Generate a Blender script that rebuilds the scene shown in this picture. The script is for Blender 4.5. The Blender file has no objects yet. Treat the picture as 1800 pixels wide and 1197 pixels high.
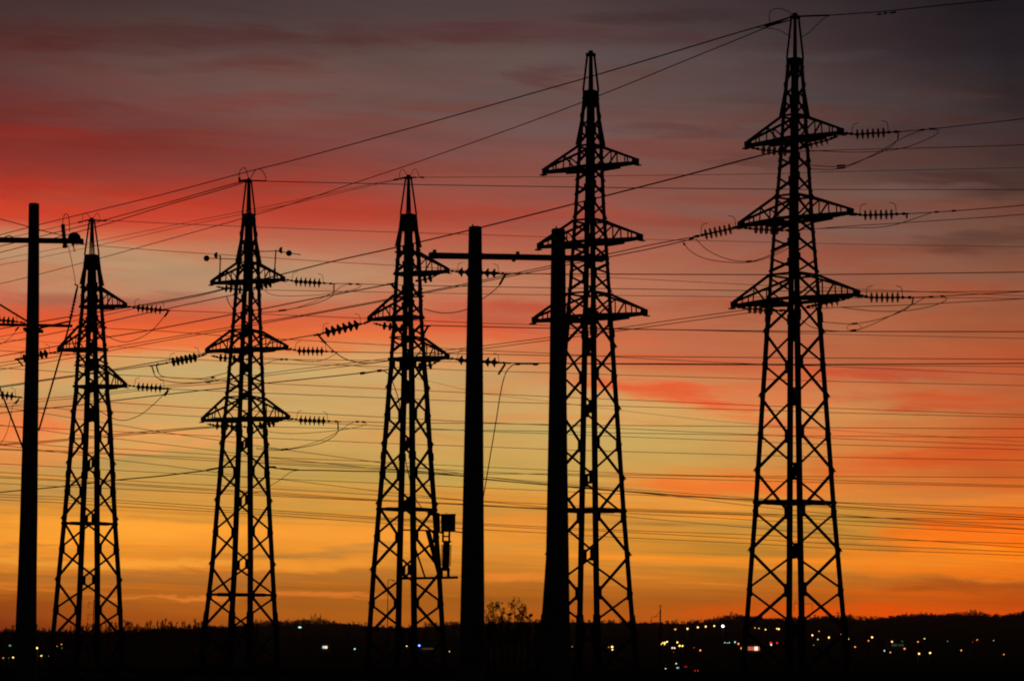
import bpy, bmesh, math, random
from mathutils import Vector, Matrix
random.seed(7)
R = math.radians
scn = bpy.context.scene
col = scn.collection

# ------------------------------------------------------------------ camera
FPX = 5000.0                      # focal length in pixels of the 1800 px wide photograph
CX, CY, HOR = 900.0, 598.5, 1105.0
TILT = math.atan((HOR - CY) / FPX)
ROLL = R(0.35)
EYE = Vector((0, 0, 2.0))
_f = Vector((0, math.cos(TILT), math.sin(TILT)))
_r0 = Vector((1, 0, 0)); _u0 = Vector((0, -math.sin(TILT), math.cos(TILT)))
_r = _r0 * math.cos(ROLL) + _u0 * math.sin(ROLL)
_u = -_r0 * math.sin(ROLL) + _u0 * math.cos(ROLL)
cam_d = bpy.data.cameras.new('camera'); cam_d.lens = 100; cam_d.sensor_width = 36
cam_d.dof.use_dof = True; cam_d.dof.focus_distance = 85; cam_d.dof.aperture_fstop = 4.0
cam_d.clip_start = 0.5; cam_d.clip_end = 40000
cam = bpy.data.objects.new('camera', cam_d); col.objects.link(cam)
M = Matrix((( _r.x, _u.x, -_f.x, EYE.x), (_r.y, _u.y, -_f.y, EYE.y), (_r.z, _u.z, -_f.z, EYE.z), (0, 0, 0, 1)))
cam.matrix_world = M
scn.camera = cam
scn.view_settings.view_transform = 'Standard'; scn.view_settings.look = 'None'
scn.cycles.filter_width = 1.9; scn.cycles.max_bounces = 3; scn.cycles.diffuse_bounces = 1; scn.cycles.glossy_bounces = 1
scn.view_settings.exposure = 0; scn.view_settings.gamma = 1

def P(px, py, d):
    """point at ground distance d (world Y) seen in that direction"""
    v = _f * FPX + _r * (px - CX) + _u * (CY - py)
    return EYE + v * (d / v.y)
def azel(px, py):
    v = _f * FPX + _r * (px - CX) + _u * (CY - py)
    return math.atan2(v.x, v.y), math.atan2(v.z, math.hypot(v.x, v.y))
def s2l(c):
    c /= 255.0
    return c / 12.92 if c <= 0.04045 else ((c + 0.055) / 1.055) ** 2.4

# ------------------------------------------------------------------ sky
SKYX = [0, 300, 600, 900, 1200, 1500, 1800]
SKY = [
(0, [(66,46,46),(70,51,50),(74,57,56),(76,60,60),(64,51,53),(47,38,41),(28,23,27)]),
(100, [(84,52,50),(92,67,63),(96,73,69),(96,75,72),(84,67,66),(62,48,50),(38,31,35)]),
(200, [(106,52,49),(114,70,65),(118,80,74),(112,83,79),(100,77,74),(82,63,61),(48,39,41)]),
(250, [(120,47,43),(124,56,51),(128,70,63),(124,80,74),(111,80,74),(90,65,61),(63,46,46)]),
(300, [(140,47,40),(138,56,48),(142,68,58),(134,78,68),(124,80,70),(100,67,59),(73,51,47)]),
(330, [(160,54,42),(154,60,49),(156,68,55),(142,78,67),(130,82,71),(108,74,64),(82,58,51)]),
(355, [(190,64,45),(178,66,48),(168,70,56),(150,79,67),(136,84,73),(120,83,71),(95,66,56)]),
(400,  [(206,82,54),(202,76,51),(180,80,61),(164,85,69),(148,88,73),(132,88,74),(112,75,61)]),
(440,  [(192,140,105),(198,130,95),(190,106,78),(180,99,75),(162,95,75),(143,91,74),(124,80,63)]),
(500,  [(188,138,104),(195,150,112),(194,144,108),(188,122,91),(173,106,79),(158,98,73),(140,85,63)]),
(550,  [(206,100,68),(206,98,66),(200,108,74),(194,106,74),(182,108,77),(172,102,71),(154,85,57)]),
(595,  [(236,100,52),(236,108,56),(226,120,72),(206,108,70),(190,105,71),(184,103,67),(170,85,51)]),
(640, [(232,150,88),(216,161,100),(216,163,102),(215,138,85),(200,116,76),(196,108,68),(188,88,50)]),
(700, [(198,164,106),(205,166,102),(208,168,103),(212,162,99),(214,150,89),(205,128,74),(192,94,50)]),
(750, [(236,134,72),(205,161,95),(205,166,97),(208,165,96),(208,160,91),(212,134,72),(202,98,48)]),
(800, [(232,144,74),(205,161,88),(204,161,87),(206,163,88),(205,160,84),(215,130,64),(208,96,42)]),
(850, [(206,152,78),(202,157,80),(202,159,79),(205,164,82),(218,150,66),(224,130,54),(213,104,40)]),
(900,  [(230,150,57),(224,152,60),(214,152,64),(212,150,64),(212,148,65),(206,142,58),(238,112,30)]),
(940, [(250,158,50),(250,158,50),(238,152,52),(234,149,52),(208,143,56),(202,138,50),(255,108,12)]),
(975, [(238,148,47),(242,149,47),(228,142,47),(226,142,47),(206,136,46),(202,129,45),(255,122,14)]),
(1000, [(222,134,44),(226,134,43),(212,130,43),(213,132,43),(200,128,43),(200,122,42),(228,112,28)]),
(1022, [(198,112,34),(202,114,35),(196,115,37),(197,116,37),(196,115,35),(204,110,32),(206,92,22)]),
(1050, [(176,90,24),(180,98,28),(178,100,28),(180,101,28),(190,98,26),(214,96,20),(196,80,15)]),
(1092, [(150,65,20),(175,85,22),(185,98,25),(190,100,25),(206,92,20),(234,86,10),(226,76,8)]),
(1130, [(120,48,16),(150,66,18),(165,80,20),(170,82,20),(180,74,16),(205,70,8),(190,60,6)]),
]
w = bpy.data.worlds.new('World'); scn.world = w; w.use_nodes = True
nt = w.node_tree; nt.nodes.clear()
def N(t, **k):
    n = nt.nodes.new(t)
    for a, b in k.items(): setattr(n, a, b)
    return n
def setin(n, i, v):
    if isinstance(v, bpy.types.NodeSocket): nt.links.new(v, n.inputs[i])
    else: n.inputs[i].default_value = v
def MA(op, a, b=0.0, clamp=False, c=None):
    n = N('ShaderNodeMath', operation=op, use_clamp=clamp); setin(n, 0, a); setin(n, 1, b)
    if c is not None: setin(n, 2, c)
    return n.outputs[0]
def RANGE(v, a, b, c, d, smooth=False):
    n = N('ShaderNodeMapRange', interpolation_type='SMOOTHSTEP' if smooth else 'LINEAR', clamp=True)
    for i, q in enumerate((v, a, b, c, d)): setin(n, i, q)
    return n.outputs[0]
def MIXC(f, a, b, mode='MIX'):
    n = N('ShaderNodeMix', data_type='RGBA', blend_type=mode); n.clamp_factor = True
    setin(n, 0, f); setin(n, 6, a); setin(n, 7, b); return n.outputs[2]
def COMB(x, y, z=0.0):
    n = N('ShaderNodeCombineXYZ'); setin(n, 0, x); setin(n, 1, y); setin(n, 2, z); return n.outputs[0]
def NOISE(vec, scale, detail=5.0, rough=0.55, dist=0.0):
    n = N('ShaderNodeTexNoise'); setin(n, 'Vector', vec); n.inputs['Scale'].default_value = scale
    n.inputs['Detail'].default_value = detail; n.inputs['Roughness'].default_value = rough; n.inputs['Distortion'].default_value = dist
    return n.outputs['Fac']
tc = N('ShaderNodeTexCoord'); sep = N('ShaderNodeSeparateXYZ'); nt.links.new(tc.outputs['Generated'], sep.inputs[0])
dx, dy, dz = sep.outputs
az = MA('ARCTAN2', dx, dy)
el = MA('ARCSINE', dz)
AZ0, AZ1 = azel(0, 650)[0], azel(1800, 650)[0]
EL0, EL1 = azel(900, 1130)[1], azel(900, 0)[1]
U = RANGE(az, AZ0, AZ1, 0.0, 1.0); Un = N('ShaderNodeMapRange', clamp=False)
for i, q in enumerate((az, AZ0, AZ1, 0.0, 1.0)): setin(Un, i, q)
u_ = Un.outputs[0]
Vn = N('ShaderNodeMapRange', clamp=False)
for i, q in enumerate((el, EL0, EL1, 0.0, 1.0)): setin(Vn, i, q)
v_ = Vn.outputs[0]
# long thin cloud streaks: coordinates stretched along the horizon and slightly tilted
vt = MA('ADD', v_, MA('MULTIPLY', u_, 0.06))
st1 = NOISE(COMB(MA('MULTIPLY', u_, 1.6), MA('MULTIPLY', vt, 7.0), 0.0), 1.0, 5.0, 0.55, 0.6)
st2 = NOISE(COMB(MA('MULTIPLY', u_, 3.0), MA('MULTIPLY', vt, 22.0), 4.0), 1.0, 4.0, 0.5, 0.4)
st3 = NOISE(COMB(MA('MULTIPLY', u_, 2.2), MA('MULTIPLY', vt, 3.2), 9.0), 1.0, 4.0, 0.5, 0.8)
low = RANGE(v_, 0.0, 0.45, 0.55, 1.0)
v2 = MA('ADD', v_, MA('MULTIPLY', MA('SUBTRACT', st1, 0.5), MA('MULTIPLY', low, 0.040)))
v2 = MA('ADD', v2, MA('MULTIPLY', MA('SUBTRACT', st2, 0.5), 0.016))
u2 = MA('ADD', u_, MA('MULTIPLY', MA('SUBTRACT', st3, 0.5), 0.22))
ramps = []
for k in range(7):
    r = N('ShaderNodeValToRGB'); r.color_ramp.interpolation = 'CARDINAL'
    els = r.color_ramp.elements
    stops = []
    for (py, cs) in SKY:
        t = (azel(900, py)[1] - EL0) / (EL1 - EL0)
        stops.append((min(max(t, 0), 1), cs[k]))
    stops.sort()
    while len(els) < len(stops): els.new(0.5)
    for e, (t, c) in zip(els, stops): e.position = t
    for e, (t, c) in zip(els, stops): e.color = (s2l(c[0]), s2l(c[1]), s2l(c[2]), 1)
    nt.links.new(v2, r.inputs[0]); ramps.append(r.outputs[0])
c = ramps[0]
for k in range(6):
    c = MIXC(RANGE(u2, k / 6.0, (k + 1) / 6.0, 0.0, 1.0), c, ramps[k + 1])
# warm lit streaks low down, grey-violet veils higher up
st4 = NOISE(COMB(MA('MULTIPLY', u_, 2.0), MA('MULTIPLY', vt, 30.0), 15.0), 1.0, 5.0, 0.6, 0.5)
lowband = MA('MULTIPLY', RANGE(v_, 0.34, 0.16, 0.0, 1.0, True), RANGE(v_, 0.03, 0.10, 0.0, 1.0, True))
c = MIXC(MA('MULTIPLY', RANGE(st4, 0.52, 0.68, 0.0, 0.62, True), lowband), c, (s2l(252), s2l(148), s2l(45), 1))
c = MIXC(MA('MULTIPLY', RANGE(st4, 0.48, 0.34, 0.0, 0.48, True), lowband), c, (s2l(172), s2l(115), s2l(50), 1))
st8 = NOISE(COMB(MA('MULTIPLY', u_, 3.2), MA('MULTIPLY', vt, 85.0), 71.0), 1.0, 4.0, 0.6, 0.3)
lb2 = MA('MULTIPLY', lowband, 0.85)
c = MIXC(MA('MULTIPLY', RANGE(st8, 0.52, 0.66, 0.0, 1.0, True), lb2), c, (1.22, 1.10, 0.85, 1), 'MULTIPLY')
c = MIXC(MA('MULTIPLY', RANGE(st8, 0.48, 0.34, 0.0, 1.0, True), lb2), c, (0.74, 0.82, 1.0, 1), 'MULTIPLY')
# individual clouds and streaks: (px, py, half length, half height, slope, colour, strength)
CLOUDS = [
(300,68,420,24,.02,(78,40,40),.6),(720,60,270,16,0,(84,48,50),.5),(60,88,130,26,0,(86,38,36),.5),(505,109,85,13,-.03,(90,50,50),.7),(335,120,110,10,-.05,(95,54,52),.45),
(150,112,210,18,0,(94,70,66),.35),(650,92,320,18,0,(106,85,80),.35),(1010,112,220,26,0,(100,83,80),.35),(430,176,160,11,-.03,(122,57,50),.55),(130,186,100,9,-.02,(108,52,48),.5),
(60,232,120,15,.05,(150,50,40),.4),(300,262,320,30,.03,(120,56,50),.4),(250,215,220,15,0,(114,76,72),.45),(560,250,200,22,.02,(128,76,68),.4),(150,378,240,20,0,(206,68,48),.5),
(560,378,140,24,0,(190,68,48),.45),(0,332,130,22,0,(188,47,32),.5),(300,482,330,42,.02,(190,146,110),.7),(80,455,150,34,0,(188,140,104),.6),(210,527,210,13,-.01,(162,92,74),.65),
(870,546,140,24,.1,(186,80,60),.6),(100,602,180,24,0,(240,98,52),.7),(500,597,230,18,-.02,(240,114,58),.6),(30,662,70,12,0,(240,145,82),.6),(690,520,120,16,.05,(196,120,88),.5),
(40,757,95,22,0,(250,120,64),.85),(230,764,140,13,-.07,(242,152,82),.75),(300,786,130,9,-.1,(243,156,86),.7),(60,802,110,14,-.05,(240,140,72),.7),(240,812,95,10,-.08,(182,152,88),.65),
(60,865,130,14,-.03,(196,152,84),.5),(150,934,230,22,0,(255,164,54),.95),(550,944,220,26,-.02,(252,158,52),.85),(240,991,290,9,0,(255,164,56),1.0),(560,992,150,10,-.03,(255,158,52),.95),
(30,960,70,4,0,(176,126,66),.5),(560,974,125,6,-.04,(180,128,64),.6),(640,958,95,6,-.06,(180,128,64),.5),(250,1016,300,8,0,(178,110,45),.7),(600,1012,160,7,-.02,(184,117,45),.6),
(300,1053,110,5,-.03,(235,128,46),1.0),(540,1045,150,5,0,(235,128,46),.95),(900,1018,85,9,0,(246,138,48),.95),(870,965,100,14,-.02,(205,146,66),.6),(920,920,120,18,0,(248,152,58),.65),
(1180,690,150,15,.16,(234,92,50),.9),(1360,742,130,11,.1,(238,112,60),.75),(1290,852,180,22,.03,(246,116,42),.85),(1350,700,150,15,.05,(228,106,62),.55),(1640,706,150,18,.03,(202,80,42),.85),
(1580,655,170,11,0,(204,80,50),.85),(1450,762,150,11,0,(238,118,60),.65),(1560,812,170,17,-.05,(224,94,38),.75),(1700,800,130,22,0,(214,86,36),.65),(1620,872,220,14,.02,(206,126,62),.6),
(1510,715,70,14,-.1,(210,138,78),.7),(1530,735,110,9,.0,(212,140,78),.5),(1700,930,130,19,0,(255,104,16),.85),(1650,950,150,14,-.1,(255,124,26),.75),(1560,985,180,15,0,(255,136,30),.7),(1530,956,85,8,.05,(168,116,50),.7),
(1490,942,70,14,.05,(190,130,56),.6),(1510,1022,110,5,0,(190,108,36),.5),(1700,1030,150,8,0,(176,78,20),.7),(1640,1006,190,9,0,(255,126,20),.75),(1600,1076,240,9,0,(246,84,6),.8),(1300,1076,130,10,0,(232,90,14),.7),(1380,1066,160,8,.02,(236,94,16),.55),
(1720,322,140,20,0,(70,39,38),.7),(1570,338,125,13,-.05,(118,86,78),.6),(1600,370,170,15,-.05,(120,82,70),.5),(1730,422,100,22,-.1,(90,56,47),.7),(1450,282,170,13,0,(92,57,52),.6),
(1520,172,220,16,0,(74,62,63),.5),(1180,30,220,12,0,(58,42,44),.5),(1000,60,220,16,.02,(82,50,52),.5),(1660,512,170,20,0,(168,92,62),.5),(1140,500,150,16,.02,(188,112,84),.5),
(980,372,170,16,0,(164,74,57),.6),(1270,545,160,22,.02,(172,88,62),.5),(960,132,60,18,.1,(88,56,56),.6),(1250,110,260,10,-.03,(90,72,72),.4),(1300,232,240,9,.01,(88,58,56),.5),(1150,560,120,14,.05,(200,112,76),.5),
(760,330,220,16,-.03,(150,84,70),.4),(420,320,200,12,-.04,(172,58,42),.5),(1650,230,200,14,-.02,(66,48,48),.5),(1420,470,160,12,.0,(158,100,76),.5),
]
rag = MA('MULTIPLY', MA('SUBTRACT', NOISE(COMB(MA('MULTIPLY', u_, 14.0), MA('MULTIPLY', vt, 75.0), 51.0), 1.0, 5.0, 0.65, 0.4), 0.5), 1.7)
wx = NOISE(COMB(MA('MULTIPLY', u_, 7.0), MA('MULTIPLY', vt, 26.0), 31.0), 1.0, 4.0, 0.62, 0.5)
wy = NOISE(COMB(MA('MULTIPLY', u_, 9.0), MA('MULTIPLY', vt, 34.0), 41.0), 1.0, 4.0, 0.62, 0.5)
ub = MA('ADD', u_, MA('MULTIPLY', MA('SUBTRACT', wx, 0.5), 0.16))
vb = MA('ADD', v_, MA('MULTIPLY', MA('SUBTRACT', wy, 0.5), 0.045))
tilted = {}
def uv_of(px, py):
    a, e = azel(px, py); return (a - AZ0) / (AZ1 - AZ0), (e - EL0) / (EL1 - EL0)
for (px, py, rx, ry, sl, cc, st) in CLOUDS:
    u0, v0 = uv_of(px, py); u1, v1 = uv_of(px + 100, py + 100 * sl)
    ru = rx * 1.35 / 1800.0; rv = ry * 1.5 / 1130.0; k = (v1 - v0) / (u1 - u0)
    kq = round(k / 0.04) * 0.04                   # streak tilts come in a few classes
    if kq not in tilted: tilted[kq] = MA('MULTIPLY_ADD', ub, -kq, c=vb) if kq else vb
    a = MA('MULTIPLY_ADD', ub, 1 / ru, c=-u0 / ru)
    b = MA('MULTIPLY_ADD', tilted[kq], 1 / rv, c=-(v0 - kq * u0) / rv)
    rr_ = MA('MULTIPLY_ADD', b, b, c=MA('MULTIPLY_ADD', a, a, c=rag))
    c = MIXC(RANGE(rr_, -0.25, 1.0, st, 0.0, True), c, (s2l(cc[0]), s2l(cc[1]), s2l(cc[2]), 1))
st5 = NOISE(COMB(MA('MULTIPLY', u_, 3.2), MA('MULTIPLY', vt, 13.0), 21.0), 1.0, 4.0, 0.55, 0.6)
bri = MA('ADD', MA('ADD', 0.78, MA('MULTIPLY', st5, 0.44)), MA('MULTIPLY', rag, 0.085))
mb = N('ShaderNodeVectorMath', operation='SCALE'); setin(mb, 0, c); nt.links.new(bri, mb.inputs['Scale'])
c = mb.outputs[0]
st7 = NOISE(COMB(MA('MULTIPLY', u_, 3.4), MA('MULTIPLY', MA('ADD', v_, MA('MULTIPLY', u_, 0.05)), 24.0), 61.0), 1.0, 5.0, 0.6, 0.6)
mid = MA('MULTIPLY', RANGE(v_, 0.22, 0.36, 0.0, 1.0, True), RANGE(v_, 1.0, 0.75, 0.45, 1.0, True))
c = MIXC(MA('MULTIPLY', RANGE(st7, 0.50, 0.66, 0.0, 0.70, True), mid), c, (1.10, 0.74, 0.66, 1), 'MULTIPLY')
c = MIXC(MA('MULTIPLY', RANGE(st7, 0.48, 0.34, 0.0, 0.65, True), mid), c, (0.88, 1.10, 1.22, 1), 'MULTIPLY')
# outside the glow the dusk sky is nearly dark
side = MA('MULTIPLY', RANGE(az, AZ1 * 4.0, AZ1 * 1.2, 0.0, 1.0, True), RANGE(az, AZ0 * 4.0, AZ0 * 1.2, 0.0, 1.0, True))
side = MA('MULTIPLY', side, RANGE(el, EL1 * 2.8, EL1 * 1.02, 0.0, 1.0, True))
dusk = (0.0035, 0.0035, 0.005, 1)
c = MIXC(side, dusk, c)
bg1 = N('ShaderNodeBackground'); setin(bg1, 'Color', c); bg1.inputs['Strength'].default_value = 1.0
sky = N('ShaderNodeTexSky', sky_type='NISHITA'); sky.sun_disc = False
sky.sun_elevation = R(0.0); sky.sun_rotation = R(4.0)
bg2 = N('ShaderNodeBackground'); nt.links.new(sky.outputs[0], bg2.inputs[0]); bg2.inputs['Strength'].default_value = 0.0005
add = N('ShaderNodeAddShader'); nt.links.new(bg1.outputs[0], add.inputs[0]); nt.links.new(bg2.outputs[0], add.inputs[1])
out = N('ShaderNodeOutputWorld'); nt.links.new(add.outputs[0], out.inputs[0])
# the sun has just set behind the hills: a faint, warm, grazing remnant
sd = bpy.data.lights.new('sun', 'SUN'); sd.energy = 0.02; sd.angle = R(0.5); sd.color = (1, 0.6, 0.3)
so = bpy.data.objects.new('sun', sd); col.objects.link(so)
so.rotation_euler = Vector((-math.sin(R(4)), -math.cos(R(4)), -math.sin(R(0.5)))).to_track_quat('-Z', 'Y').to_euler()

# ------------------------------------------------------------------ materials
def mat(name, c1, c2, scale=8.0, rough=0.8, metal=0.0, spec=0.15):
    m = bpy.data.materials.new(name); m.use_nodes = True
    t = m.node_tree; b = t.nodes['Principled BSDF']
    tcn = t.nodes.new('ShaderNodeTexCoord'); nz = t.nodes.new('ShaderNodeTexNoise'); rp = t.nodes.new('ShaderNodeValToRGB')
    nz.inputs['Scale'].default_value = scale; nz.inputs['Detail'].default_value = 5
    t.links.new(tcn.outputs['Object'], nz.inputs['Vector']); t.links.new(nz.outputs['Fac'], rp.inputs[0])
    rp.color_ramp.elements[0].position = 0.35; rp.color_ramp.elements[1].position = 0.65
    rp.color_ramp.elements[0].color = (*c1, 1); rp.color_ramp.elements[1].color = (*c2, 1)
    t.links.new(rp.outputs[0], b.inputs['Base Color'])
    b.inputs['Roughness'].default_value = rough; b.inputs['Metallic'].default_value = metal
    b.inputs['Specular IOR Level'].default_value = spec
    return m
def emit(name, c, s):
    m = bpy.data.materials.new(name); m.use_nodes = True
    t = m.node_tree; b = t.nodes['Principled BSDF']
    b.inputs['Base Color'].default_value = (*[min(1, q) for q in c], 1)
    b.inputs['Emission Color'].default_value = (*c, 1); b.inputs['Emission Strength'].default_value = s
    m.cycles.emission_sampling = 'NONE'
    return m
STEEL = mat('galvanised_steel', (0.10, 0.10, 0.10), (0.17, 0.17, 0.17), 3, 0.75)
WIRE = mat('weathered_conductor', (0.05, 0.05, 0.05), (0.08, 0.08, 0.08), 4, 0.8)
CONC = mat('concrete', (0.20, 0.19, 0.18), (0.30, 0.29, 0.27), 5, 0.9)
PORC = mat('brown_porcelain', (0.06, 0.035, 0.02), (0.09, 0.05, 0.03), 6, 0.6)
GRASS = mat('dry_grass', (0.030, 0.032, 0.018), (0.055, 0.048, 0.028), 0.35, 1.0, 0, 0.0)
HILL = mat('wooded_hill', (0.025, 0.03, 0.02), (0.05, 0.048, 0.03), 0.02, 1.0, 0, 0.0)
BARK = mat('bark', (0.05, 0.04, 0.03), (0.09, 0.07, 0.05), 4, 0.95, 0, 0)
LEAF = mat('foliage', (0.04, 0.05, 0.025), (0.07, 0.075, 0.035), 3, 0.95, 0, 0)
PAINT = mat('car_paint', (0.06, 0.06, 0.07), (0.08, 0.08, 0.09), 2, 0.5)
RUBB = mat('rubber', (0.02, 0.02, 0.02), (0.03, 0.03, 0.03), 9, 0.9)
WALL = mat('plaster_wall', (0.30, 0.28, 0.25), (0.38, 0.36, 0.32), 2, 0.9)
ROOF = mat('roof_tile', (0.15, 0.08, 0.06), (0.2, 0.1, 0.08), 3, 0.9)
# toughened-glass discs let some of the glow through
GLASS = bpy.data.materials.new('glass_disc'); GLASS.use_nodes = True
_t = GLASS.node_tree; _t.nodes.clear()
_d = _t.nodes.new('ShaderNodeBsdfDiffuse'); _d.inputs[0].default_value = (0.08, 0.06, 0.05, 1)
_tr = _t.nodes.new('ShaderNodeBsdfTranslucent'); _nz = _t.nodes.new('ShaderNodeTexNoise'); _nz.inputs['Scale'].default_value = 6
_rp = _t.nodes.new('ShaderNodeValToRGB'); _rp.color_ramp.elements[0].color = (0.45, 0.38, 0.32, 1); _rp.color_ramp.elements[1].color = (0.62, 0.55, 0.48, 1)
_tp = _t.nodes.new('ShaderNodeBsdfTransparent'); _tp.inputs[0].default_value = (0.75, 0.72, 0.7, 1)
_t.links.new(_nz.outputs[0], _rp.inputs[0]); _t.links.new(_rp.outputs[0], _tr.inputs[0])
_m1 = _t.nodes.new('ShaderNodeMixShader'); _m1.inputs[0].default_value = 0.5
_t.links.new(_d.outputs[0], _m1.inputs[1]); _t.links.new(_tr.outputs[0], _m1.inputs[2])
_m2 = _t.nodes.new('ShaderNodeMixShader'); _m2.inputs[0].default_value = 0.30
_t.links.new(_m1.outputs[0], _m2.inputs[1]); _t.links.new(_tp.outputs[0], _m2.inputs[2])
_o = _t.nodes.new('ShaderNodeOutputMaterial'); _t.links.new(_m2.outputs[0], _o.inputs[0])

# ------------------------------------------------------------------ helpers
def tag(o, label, cat, group=None, kind=None):
    if label: o['label'] = label
    if cat: o['category'] = cat
    if group: o['group'] = group
    if kind: o['kind'] = kind
    return o
def thing(name, loc, label, cat, group=None):
    o = bpy.data.objects.new(name, None); o.location = loc; o.empty_display_size = 0.2
    col.objects.link(o); return tag(o, label, cat, group)
def obj(name, bm, m, parent=None, origin=None):
    """link bmesh (world coordinates) as one object; origin = world point that becomes the object's local zero"""
    if origin is not None: bmesh.ops.translate(bm, vec=-Vector(origin), verts=bm.verts)
    me = bpy.data.meshes.new(name); bm.to_mesh(me); bm.free(); me.materials.append(m)
    o = bpy.data.objects.new(name, me); col.objects.link(o)
    if parent is not None: o.parent = parent
    elif origin is not None: o.location = origin
    return o
def BM(): return bmesh.new()
def prism(bm, rings, cap=True):
    vs = [[bm.verts.new(p) for p in r] for r in rings]
    n = len(rings[0])
    for a, b in zip(vs, vs[1:]):
        for i in range(n): bm.faces.new((a[i], a[(i + 1) % n], b[(i + 1) % n], b[i]))
    if cap:
        bm.faces.new(vs[0][::-1]); bm.faces.new(vs[-1])
def beam(bm, a, b, w, h, ref=Vector((0, 0, 1))):
    """box beam from a to b: h along ref, w across"""
    a = Vector(a); b = Vector(b); d = (b - a)
    if d.length < 1e-6: return
    d.normalize(); s = d.cross(ref)
    if s.length < 1e-4: s = d.cross(Vector((1, 0, 0)))
    s.normalize(); t = s.cross(d).normalized()
    q = [s * w / 2 + t * h / 2, -s * w / 2 + t * h / 2, -s * w / 2 - t * h / 2, s * w / 2 - t * h / 2]
    prism(bm, [[a + k for k in q], [b + k for k in q]])
def tube(bm, pts, r, n=6, r1=None):
    rings = []
    L = len(pts)
    for i, p in enumerate(pts):
        d = (Vector(pts[min(i + 1, L - 1)]) - Vector(pts[max(i - 1, 0)])).normalized()
        ref = Vector((0, 0, 1)) if abs(d.z) < 0.95 else Vector((1, 0, 0))
        s = d.cross(ref).normalized(); t = s.cross(d)
        rr = r if r1 is None else r + (r1 - r) * i / (L - 1)
        rings.append([Vector(p) + (s * math.cos(k * 2 * math.pi / n) + t * math.sin(k * 2 * math.pi / n)) * rr for k in range(n)])
    prism(bm, rings)
def lathe(bm, a, axis, prof, n=12):
    """prof = [(distance along axis, radius)]"""
    axis = Vector(axis).normalized()
    ref = Vector((0, 0, 1)) if abs(axis.z) < 0.95 else Vector((1, 0, 0))
    s = axis.cross(ref).normalized(); t = s.cross(axis)
    prism(bm, [[Vector(a) + axis * h + (s * math.cos(k * 2 * math.pi / n) + t * math.sin(k * 2 * math.pi / n)) * max(r, 1e-4) for k in range(n)] for h, r in prof])
def spline(pts, sub=6):
    P_ = [Vector(p) for p in pts]
    if len(P_) == 2: return [P_[0].lerp(P_[1], i / 4) for i in range(5)]
    outp = []
    for i in range(len(P_) - 1):
        p0 = P_[i - 1] if i > 0 else P_[0] * 2 - P_[1]
        p1, p2 = P_[i], P_[i + 1]
        p3 = P_[i + 2] if i + 2 < len(P_) else P_[-1] * 2 - P_[-2]
        for k in range(sub):
            t = k / sub
            outp.append(0.5 * ((2 * p1) + (p2 - p0) * t + (2 * p0 - 5 * p1 + 4 * p2 - p3) * t * t + (3 * p1 - p0 - 3 * p2 + p3) * t ** 3))
    outp.append(P_[-1]); return outp

# ------------------------------------------------------------------ terrain
RIDGE = [(-900,1100),(-200,1108),(0,1113),(200,1113),(350,1107),(480,1098),(560,1096),(640,1099),(700,1103),(760,1101),(810,1097),(850,1096),(950,1093),(1060,1094),(1200,1096),(1260,1091),(1300,1086),(1400,1089),(1470,1084),(1515,1090),(1570,1085),(1640,1082),(1720,1081),(1755,1085),(1780,1081),(1800,1078),(2000,1076),(2800,1085)]
def interp(tab, x):
    if x <= tab[0][0]: return tab[0][1]
    for (a, b), (c_, d) in zip(tab, tab[1:]):
        if x <= c_: return b + (d - b) * (x - a) / (c_ - a)
    return tab[-1][1]
def sm(t): t = min(max(t, 0), 1); return t * t * (3 - 2 * t)
VALLEY = -7.2; RY = 3000.0
def px_of(X, Y): return CX + X / max(Y, 1) * FPX * 0.995
def ridge_z(X, Y=RY):
    px = px_of(X, Y)
    return P(px, interp(RIDGE, px), RY).z
def terrain(X, Y):
    if Y < 125: return 0.0
    if Y < 420: return VALLEY * sm((Y - 125) / 295)
    if Y < 1100: return VALLEY
    rz = ridge_z(X, Y)
    if Y < RY: return VALLEY + (rz - VALLEY) * ((Y - 1100) / (RY - 1100)) ** 1.15
    return rz - (rz + 25) * sm((Y - RY) / 1500)
def sheet(name, ys, m, wmin=160, n=120, spread=0.55):
    bm = BM(); rows = []
    for y in ys:
        half = max(wmin, abs(y) * spread)
        rows.append([bm.verts.new((-half + 2 * half * i / n, y, terrain(-half + 2 * half * i / n, y))) for i in range(n + 1)])
    for a, b in zip(rows, rows[1:]):
        for i in range(n): bm.faces.new((a[i], a[i + 1], b[i + 1], b[i]))
    o = obj(name, bm, m)
    for p in o.data.polygons: p.use_smooth = True
    return tag(o, None, None, kind='structure')
sheet('ground', [-400, -200, -60, 0, 40, 80, 110, 125] + list(range(140, 430, 14)) + [480, 600, 760, 920, 1100], GRASS, 400, 80, 0.9)
sheet('hills', list(range(1100, 3001, 95)) + [3060, 3150, 3300, 3600, 4000, 4500, 5000], HILL, 400, 320, 0.32)

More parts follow.
